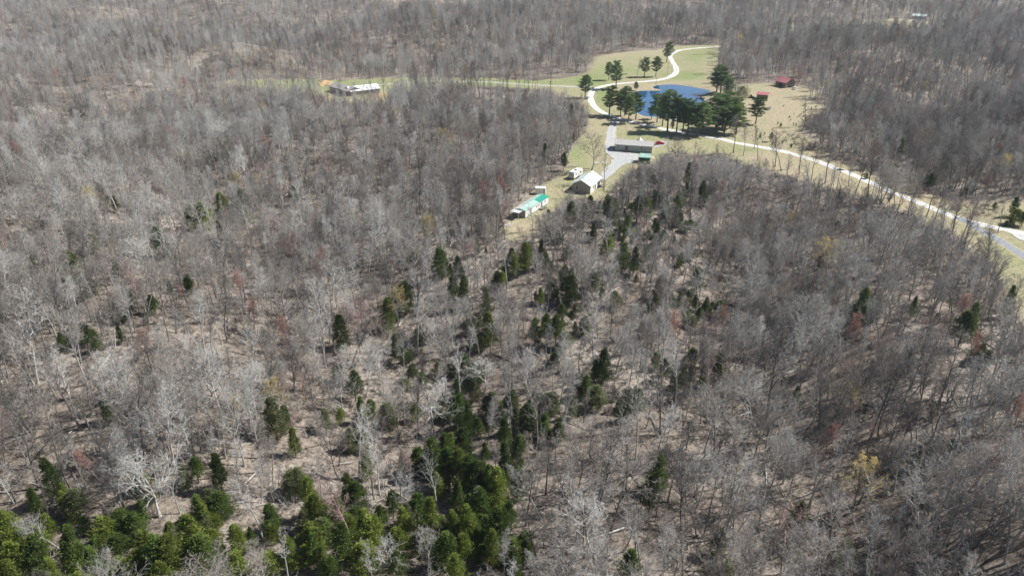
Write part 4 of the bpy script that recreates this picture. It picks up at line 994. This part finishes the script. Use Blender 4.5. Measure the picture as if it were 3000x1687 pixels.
# long grey mobile home
A, rz, L = frame2(Z2(1640, 292), Z2(2148, 328))
e = empty('mobile_home', A, rz, 'long grey mobile home with grey shingle roof beside the gravel yard', 'house')
walls(L, 8.4, 3.3, 1.25, 'x').obj('wall', W_GREYGREEN, e); roof(L, 8.4, 3.3, 1.25, 'x', .35).obj('roof', SH_GREY, e)
mb = MB(); mb.add([(L * .50, 8.2, 3.2), (L * .74, 8.2, 3.2), (L * .62, 8.2, 5.1), (L * .62, 4.6, 4.75), (L * .50, 8.8, 3.1), (L * .74, 8.8, 3.1), (L * .62, 8.9, 5.1)], [(0, 3, 2), (3, 1, 2), (4, 5, 6), (0, 2, 6, 4), (1, 5, 6, 2)]); mb.obj('dormer', SH_GREY, e)
for p, z, w, h in ((1.6, 2.3, .8, 1.0), (9.1, 2.55, .9, .5), (12.4, 2.2, .9, 1.3)): opening(e, 'window', 'front', p, z, w, h, L, 8.4, TRIM)
opening(e, 'door', 'front', 5.4, 1.75, 1.8, 2.1, L, 8.4); opening(e, 'window', 'right', 2.6, 2.2, .9, 1.2, L, 8.4)
for q in (3, 10, 14): m = MB(); m.tube([(q, 3.2, 4.1), (q, 3.2, 4.75)], [.09, .09], 6); m.obj('vent_pipe', TRIM, e)
m = MB(); m.box((5.4, -1.0, .35), (2.2, 1.6, .12)); m.box((5.4, -2.0, .15), (2.2, .5, .1)); [m.box((5.4 + q * 1.0, -1.7, .6), (.08, .08, 1.3)) for q in (-1, 1)]; m.box((5.4, -1.75, 1.2), (2.1, .06, .08)); m.obj('porch_steps', WOOD, e)
m = MB(); m.box((0.9, -.35, .5), (.9, .5, 1.0)); m.obj('air_conditioner', CONC, e)

# pale metal-roofed cabin
A, rz, L = frame2(Z2(1082, 850), Z2(1302, 884))
_, rz2, D = frame2(Z2(1302, 884), Z2(1462, 742)); L = 7.6; D = 12.5; A2 = Vector((*flat(*Z2(1302, 884)), 0)); rz = rz2 - math.pi / 2
A = A2 - Vector((math.cos(rz), math.sin(rz), 0)) * L
e = empty('cabin', A, rz, 'small cabin with pale mint metal gable roof and shaded end wall', 'house')
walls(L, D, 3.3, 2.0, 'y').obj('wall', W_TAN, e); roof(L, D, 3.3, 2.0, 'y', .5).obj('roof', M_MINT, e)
m = MB(); m.box((L + .04, D / 2, 1.6), (.06, D - .1, 3.1)); m.obj('side_panel', W_WHITE, e)  # white sunlit side over taupe shaded wall: light put into the colours
opening(e, 'window', 'front', 2.0, 1.9, .9, 1.6, L, D); opening(e, 'window', 'right', 3.5, 1.9, 1.0, 1.1, L + .06, D); opening(e, 'window', 'right', 8.5, 1.9, 1.0, 1.1, L + .06, D); opening(e, 'door', 'right', 6, 1.2, .95, 2.1, L + .06, D)
m = MB(); m.box((L + 1.2, D - 1.6, .2), (2.2, 3, .3)); [m.box((L + 2.2, D - 1.6 + q * 1.4, 1.3), (.1, .1, 2.2)) for q in (-1, 1)]; m.box((L + 1.3, D - 1.6, 2.45), (2.4, 3.2, .1)); m.obj('porch', WOOD, e)

# white trailer house with patched green roof
A, rz, L = frame2(Z2(418, 1212), Z2(728, 1008))
Wd = 4.6; e = empty('trailer_house', A, rz, 'narrow white trailer house with patched green and grey metal roof', 'house')
walls(L, Wd, 2.7, .55, 'x').obj('wall', W_WHITE, e)
spans = [(0, .2, M_PALEGREEN), (.2, .26, M_SILVER), (.26, .58, M_PALEGREEN), (.58, 1, M_GREEN)]
for a_, b_, mm_ in spans: roof(L, Wd, 2.7, .55, 'x', .2, 0, (a_, b_)).obj('roof_sheet', mm_, e)
for i in range(10): roof(L, Wd, 2.7, .55, 'x', .2, 1, (i / 10, i / 10 + .1)).obj('roof_sheet', (M_SILVER, M_PALEGREEN)[i % 2] if i > 1 else M_SILVER, e)
m = MB(); m.box((-.04, Wd / 2, 1.3), (.06, Wd - .1, 2.6)); m.obj('end_shade_panel', W_TAN, e)  # taupe sheet paints the shade of the near end over white siding
m = MB(); m.box((L / 2, -.04, .1), (L, .05, .3)); m.obj('skirting', M_GREEN, e)
for p, w in ((4.2, .7), (8.6, .9), (10.4, 1.0), (15.4, .8)): opening(e, 'window', 'front', p, 1.7, w * .85, .8, L, Wd)
opening(e, 'door', 'front', 12.6, 1.3, .9, 2.0, L, Wd)
m = MB(); m.box((11.6, -1.0, .45), (3.4, 1.8, .1)); [m.box((11.6 + q * 1.6, -1.8, .7), (.08, .08, 1.5)) for q in (-1, 0, 1)]; m.obj('deck', WOOD, e)
m = MB(); m.box((-1.6, Wd * .62, 2.75), (3.0, Wd * .8, .1)); m.box((-2.9, Wd * .3, 1.3), (.1, .1, 2.8)); m.box((-2.9, Wd * .95, 1.3), (.1, .1, 2.8)); m.obj('carport', M_SILVER, e)

# white box trailer behind it
A, rz, L = frame2(Z2(548, 892), Z2(690, 898))
e = empty('box_trailer', A, rz, 'white box trailer parked under trees behind the trailer house', 'trailer')
m = MB(); m.box((L / 2, 1.3, 1.65), (L, 2.5, 2.3)); m.obj('body', RVW, e); m = MB(); m.box((L - .5, -.0, 1.6), (.9, .06, 1.8)); m.obj('door', CONC, e)
for q in (.3, .7):
    for yy in (.1, 2.5): m = MB(); m.tube([(L * q, yy - .1, .38), (L * q, yy + .1, .38)], [.38, .38], 12); m.obj('wheel', RUB, e)
# camper behind the cabin
A, rz, L = frame2(Z2(1085, 692), Z2(1255, 600)); L = 7.2
e = empty('camper', A, rz, 'white travel camper with dark roof vent parked behind the cabin', 'camper')
m = MB(); m.add([(0, 0, .7), (L, 0, .9), (L, 2.6, .9), (0, 2.6, .7), (-.25, 0, 2.0), (L + .35, 0, 2.0), (L + .35, 2.6, 2.0), (-.25, 2.6, 2.0), (.1, .08, 3.3), (L - .1, .08, 3.3), (L - .1, 2.52, 3.3), (.1, 2.52, 3.3)],
    [(0, 1, 5, 4), (1, 2, 6, 5), (2, 3, 7, 6), (3, 0, 4, 7), (4, 5, 9, 8), (5, 6, 10, 9), (6, 7, 11, 10), (7, 4, 8, 11), (8, 9, 10, 11), (3, 2, 1, 0)]); m.obj('body', RVW, e)
m = MB(); m.box((3.4, 1.3, 3.42), (1.0, .8, .25)); m.obj('roof_vent', DARKM, e); m = MB(); m.box((5.6, 1.3, 3.4), (.5, .5, .2)); m.obj('roof_hatch', CONC, e)
for p in (1.6, 5.2): m = MB(); m.box((p, -.01, 2.2), (1.0, .06, .6)); m.obj('window', GLASS, e)
m = MB(); m.box((3.6, -.01, 1.7), (.7, .05, 1.7)); m.obj('door', CONC, e)
m = MB(); m.box((-.27, 1.3, 2.0), (.06, 2.2, 1.5)); m.obj('rear_panel', CONC, e)
for p in (2.9, 3.8):
    for yy in (.1, 2.5): m = MB(); m.tube([(p, yy - .12, .36), (p, yy + .12, .36)], [.36, .36], 12); m.obj('wheel', RUB, e)
m = MB(); m.tube([(L, 1.3, .7), (L + 1.4, 1.3, .5)], [.06, .06], 5); m.tube([(L + 1.3, 1.3, .5), (L + 1.3, 1.3, -.02)], [.05, .05], 5); m.obj('tow_bar', CONC, e)

# green-roofed lean-to with things stored beneath
A, rz, L = frame2(Z2(1965, 452), Z2(2120, 462))
e = empty('open_shed', A, rz, 'small open shed with green metal roof at the corner of the gravel yard', 'shed')
m = MB(); slab(m, [(-.3, -.4, 2.5), (L + .3, -.4, 2.5), (L, 3.6, 3.3), (.2, 3.6, 3.3)]); m.obj('roof', M_GREEN if False else M_PALEGREEN, e)
m = MB(); slab(m, [(L + .35, -.2, 2.4), (L + 1.9, .2, 1.9), (L + 1.9, 3.2, 1.9), (L + .35, 3.5, 2.6)]); m.obj('side_roof', PALEWOOD, e)
m = MB(); m.box((L / 2, 3.5, 1.45), (L, .1, 3.2)); m.box((.05, 1.7, 1.2), (.1, 3.4, 2.6)); m.obj('wall', M_GREEN, e)
for q in (0.1, L / 2, L - .1): m = MB(); m.tube([(q, 0, -.2), (q, 0, 2.5)], [.08, .08], 6); m.obj('post', WOOD, e)
m = MB(); m.tube([(L + 1.8, .3, -.2), (L + 1.8, .3, 1.9)], [.07, .07], 6); m.obj('post', WOOD, e)
def thing1(name, mb_, m_, loc, rz, label, cat, group=None):
    o = mb_.obj(name, m_); o.location = loc; o.rotation_euler = (0, 0, rz); return tag(o, label, cat, group)
loc = Vector((*flat(*Z2(2045, 440)), 0.0))
m = MB(); m.tube([(-1.4, 0, .25), (1.6, .3, .95)], [.07, .06], 6); thing1('plank', m, PALEWOOD, loc, .5, 'pale board leaning in front of the green-roofed shed', 'board')
m = MB()
rr_ = np.random.default_rng(4)
for _ in range(26): m.box((rr_.uniform(-2, 2), rr_.uniform(-1, 1), .1 + rr_.random() * .5), (rr_.uniform(.3, 1.4), rr_.uniform(.1, .5), rr_.uniform(.05, .3)), rr_.random() * 3)
o = thing1('scrap_pile', m, WOOD, Vector((*flat(*Z2(2000, 470)), 0)), .2, 'low pile of scrap wood below the green-roofed shed', 'pile')
# debris ring on the lawn
e = empty('brush_pile', Vector((*flat(*Z2(950, 775)), 0)), 0.3, 'pile of broken branches and boards on the lawn left of the cabin', 'pile')
for i in range(38):
    m = MB(); a_ = rr_.random() * 6.28; q = rr_.uniform(.3, 2.8); L_ = rr_.uniform(.7, 2.4); c_ = Vector((q * math.cos(a_) * 1.2, q * math.sin(a_) * .9, .2 + .5 * rr_.random())); d_ = Vector((rr_.normal(), rr_.normal(), rr_.normal() * .2)).normalized() * L_ / 2
    m.tube([c_ - d_, c_ + d_], [.09, .05], 5); m.obj('branch', (PALEWOOD, WOOD, BARK['silver'])[i % 3], e)
# dumped pale rubble beyond the trailer house end
for i, (px_, py_, s_, lb) in enumerate([(*Z2(190, 1310), 2.4, 'patch of white rubble on bare soil below the trailer house'), (*Z2(1385, 462), 1.3, 'white stone heap on the lawn right of the large bare tree'), (*Z2(1490, 450), .9, 'small white heap at the edge of the gravel yard')]):
    m = MB()
    for _ in range(34): m.box((rr_.normal(0, s_ * .5), rr_.normal(0, s_ * .45), .06 + rr_.random() * .25), (rr_.uniform(.15, .6), rr_.uniform(.15, .5), rr_.uniform(.08, .25)), rr_.random() * 3)
    thing1('rubble_heap', m, STONE, Vector((*flat(px_, py_), float(hz(*flat(px_, py_))))), 0, lb, 'rubble')
for (a_, b_, lb) in ((Z2(1000, 518), Z2(1150, 520), 'left dark timber rail lying on the grass above the camper'), (Z2(1140, 538), Z2(1300, 540), 'right dark timber rail lying on the grass behind the cabin')):
    A, rz, L = frame2(a_, b_); m = MB(); m.tube([(0, 0, .22), (L / 2, 0, .25), (L, 0, .2)], [.13, .14, .12], 6); thing1('timber_rail', m, WOOD, A, rz, lb, 'rail')

# cars
def car(loc, rz, paint, label, cat='car', L=4.4, H=1.42, W=1.8):
    e = empty('parked_car', loc, rz, label, cat)
    pr = [(-L / 2, .35), (-L / 2, .78), (-L * .44, .92), (-L * .24, .96), (L * .2, .93), (L * .44, .78), (L / 2, .62), (L / 2, .35)]
    m = MB(); n_ = len(pr); m.add([(x, -W / 2, z) for x, z in pr] + [(x, W / 2, z) for x, z in pr], [tuple(range(n_)), tuple(range(n_, 2 * n_))[::-1]] + [(i + 1, i, n_ + i, n_ + i + 1) for i in range(n_ - 1)] + [(0, n_ - 1, 2 * n_ - 1, n_)]); m.obj('body', paint, e)
    m = MB(); a_ = [(-L * .42, .94), (-L * .30, H), (L * .06, H), (L * .22, .93)]; w1, w2 = W / 2 - .05, W / 2 - .22
    m.add([(a_[0][0], -w1, a_[0][1]), (a_[1][0], -w2, a_[1][1]), (a_[2][0], -w2, a_[2][1]), (a_[3][0], -w1, a_[3][1]), (a_[0][0], w1, a_[0][1]), (a_[1][0], w2, a_[1][1]), (a_[2][0], w2, a_[2][1]), (a_[3][0], w1, a_[3][1])],
        [(0, 3, 2, 1), (4, 5, 6, 7), (0, 1, 5, 4), (2, 3, 7, 6)]); m.obj('windows', GLASS, e)
    m = MB(); m.box(((a_[1][0] + a_[2][0]) / 2, 0, H + .01), (a_[2][0] - a_[1][0] + .1, 2 * w2 + .06, .06)); m.obj('roof', paint, e)
    for sx in (-1, 1):
        for sy in (-1, 1): m = MB(); m.tube([(sx * L * .31, sy * W * .5 - .1, .33), (sx * L * .31, sy * W * .5 + .1, .33)], [.33, .33], 12); m.obj('wheel', RUB, e)
        m = MB(); m.box((L / 2 + .01, sx * W * .36, .66), (.05, .3, .12)); m.obj('headlight', TRIM, e)
    return e
G = lambda p, z=.13: Vector((*flat(*p), float(hz(*flat(*p))) + z))
car(G(Z2(2258, 205)), .25, CARR, 'red car parked at the right end of the grey mobile home')
car(G((1720, 290), .05), 1.25, CARS, 'silver car standing left of the hairpin bend under the lone pine')
car(G((2309, 257), .03), .3, CARD, 'dark car parked right of the red-roofed barn')
car(G((2327, 262), .03), .9, CARW, 'white car at the far right of the red-roofed barn')
car(G((2176, 338), .03), .5, CARW, 'white pickup half hidden behind the broad lawn pine', 'pickup', 5.3, 1.8)
car(G((2250, 322), .03), 1.0, CARS, 'silver car right of the broad lawn pine')
car(G((2198, 288), .03), .0, CARD, 'black van beside the red-roofed shed', 'van', 5.2, 2.1, 2.0)
car(G((2812, 78), .1), .1, CARW, 'white truck in the far clearing at upper right', 'truck', 7, 2.6, 2.4)

# farmhouse far left: shingle block plus white metal wing
A, rz, L = frame2((966, 268), (1021, 284))
e = empty('farmhouse', A, rz, 'long farmhouse with grey shingle block and white metal roofed wing', 'house')
walls(L, 9.5, 3.4, 1.7, 'x').obj('wall', W_BRICK, e); roof(L, 9.5, 3.4, 1.7, 'x', .5).obj('roof', SH_BROWN, e)
for p in (4, 9, 13.5, 18): opening(e, 'window', 'front', p, 1.9, 1.2, 1.2, L, 9.5)
A2, rz2, L2 = frame2((1023, 284), (1108, 274))
m2_ = walls(L2, 11, 3.0, 2.0, 'x'); o = m2_.obj('wing_wall', W_TAN, e)
o.location = (L + .5, 1.6, 0); o.rotation_euler = (0, 0, rz2 - rz)
o2 = roof(L2, 11, 3.0, 2.0, 'x', .5).obj('wing_roof', M_WHITE, e); o2.location = (L + .5, 1.6, 0.02); o2.rotation_euler = (0, 0, rz2 - rz)
# earth bank by the farmhouse
def mound(px_, py_, rx, ry, h, label):
    m = MB(); n1_, n2_ = 9, 22; vs = [(0, 0, h)]; fs = []
    for i in range(1, n1_):
        t = i / (n1_ - 1)
        for j in range(n2_):
            a_ = 6.283 * j / n2_; k_ = 1 + .15 * math.sin(3 * a_ + 1) + .08 * rr_.normal(); vs.append((rx * t * k_ * math.cos(a_), ry * t * k_ * math.sin(a_), h * (1 - t ** 1.4) - .15 * t + .1 * rr_.random() * (1 - t)))
    for j in range(n2_): fs.append((0, 1 + j, 1 + (j + 1) % n2_))
    for i in range(n1_ - 2):
        for j in range(n2_): a_ = 1 + i * n2_ + j; b2 = 1 + i * n2_ + (j + 1) % n2_; fs.append((a_, a_ + n2_, b2 + n2_, b2))
    m.add(vs, fs); return thing1('dirt_mound', m, DIRT, G((px_, py_), 0), 0, label, 'dirt mound')
mound(952, 246, 6, 7, 2.4, 'orange dirt mound behind the left end of the farmhouse'); mound(1108, 284, 9, 4, 1.6, 'tan earth bank below the white wing of the farmhouse')
# red-roofed barn and shed
A, rz, L = frame2((2271, 252), (2300, 259))
e = empty('barn', A, rz, 'red-roofed barn with front painted dark as shade at the edge of the woods', 'barn')
walls(L, 8, 3.6, 2.2, 'x').obj('wall', WOOD, e); roof(L, 8, 3.6, 2.2, 'x', .7).obj('roof', M_RED, e); opening(e, 'door', 'front', L / 2, 1.5, 3.0, 2.8, L, 8, WOOD, DARKM)  # dark door leaf paints the shade of the barn front
A, rz, L = frame2((2216, 290), (2248, 293))
e = empty('red_roof_shed', A, rz, 'low cream-walled shed with red metal roof between blossoming tree and barn', 'shed')
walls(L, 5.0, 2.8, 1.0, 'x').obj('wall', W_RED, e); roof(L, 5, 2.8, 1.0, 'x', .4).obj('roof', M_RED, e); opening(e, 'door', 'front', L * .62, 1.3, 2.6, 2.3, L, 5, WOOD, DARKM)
m = MB(); m.box((L + .04, 2.5, 1.4), (.06, 4.8, 2.7)); m.obj('side_panel', W_CREAM, e); opening(e, 'door', 'right', 2.5, 1.2, 1.6, 2.2, L + .07, 5, TRIM, DARKM)
# farthest homes
A, rz, L = frame2((2672, 55), (2712, 57)); e = empty('far_house', A, rz, 'pale house half hidden by trees in the far upper right clearing', 'house')
walls(L, 9, 3, 1.8, 'x').obj('wall', W_WHITE, e); roof(L, 9, 3, 1.8, 'x', .4).obj('roof', M_MINT, e); opening(e, 'window', 'front', 3, 1.8, 1.2, 1.2, L, 9)

# dock, poles, post
e = empty('dock', Vector((*flat(*Z1(1712, 884)), WATER_Z)), 0.0, 'dark cross-shaped wooden dock on the right side of the pond', 'dock')
m = MB(); m.box((0, 0, .35), (5.6, 1.5, .12)); m.obj('deck', RUB, e); m = MB(); m.box((1.0, 0, .5), (1.2, 7.0, .12)); m.obj('walkway', RUB, e)
for x, y in ((-2.6, .6), (-2.6, -.6), (2.6, .6), (2.6, -.6), (1, 3.3), (1, -3.3)): m = MB(); m.tube([(x, y, -1.2), (x, y, .9)], [.09, .09], 6); m.obj('post', WOOD, e)
def pole(p_, top, label, arm=True, m_=WOOD, r0=.15):
    g = G(p_, 0); h = size_for(g, top); e = empty('utility_pole', g, .4, label, 'utility pole')
    m = MB(); m.tube([(0, 0, -.4), (0, 0, h)], [r0, r0 * .65], 7); m.obj('pole', m_, e)
    if arm: m = MB(); m.box((0, 0, h - .5), (2.2, .12, .12)); m.obj('crossarm', m_, e)
    return e
pole(Z3(465, 1098), Z3(518, 835)[1], 'utility pole on the lawn side of the gravel road', True)
pole((1955, 219), 183, 'thin utility pole inside the bend of the upper road', True, WOOD, .12)
pole((1921, 257), 226, 'thin utility pole on the far bank of the pond', True, WOOD, .12)
pole((940, 238), 208, 'pale metal pole behind the farmhouse at the wood edge', False, RVW, .2)
# snapped golden trunk in the lower right woods
p0 = ground(*(2000 + 640 / 2.468, 1100 + 815 / 2.468)); p1 = ground(2000 + 825 / 2.468, 1100 + 1000 / 2.468); d_ = p1 - p0
m = MB(); m.tube([(0, 0, 3.0), tuple(d_ * .5 + Vector((0, 0, 1.6))), tuple(d_ + Vector((0, 0, .3)))], [.05, .13, .2], 6)
thing1('leaning_dead_trunk', m, PALEWOOD, p0, 0, 'yellowish dead trunk leaning down across leaf litter in the lower right woods', 'dead trunk')

name_them()
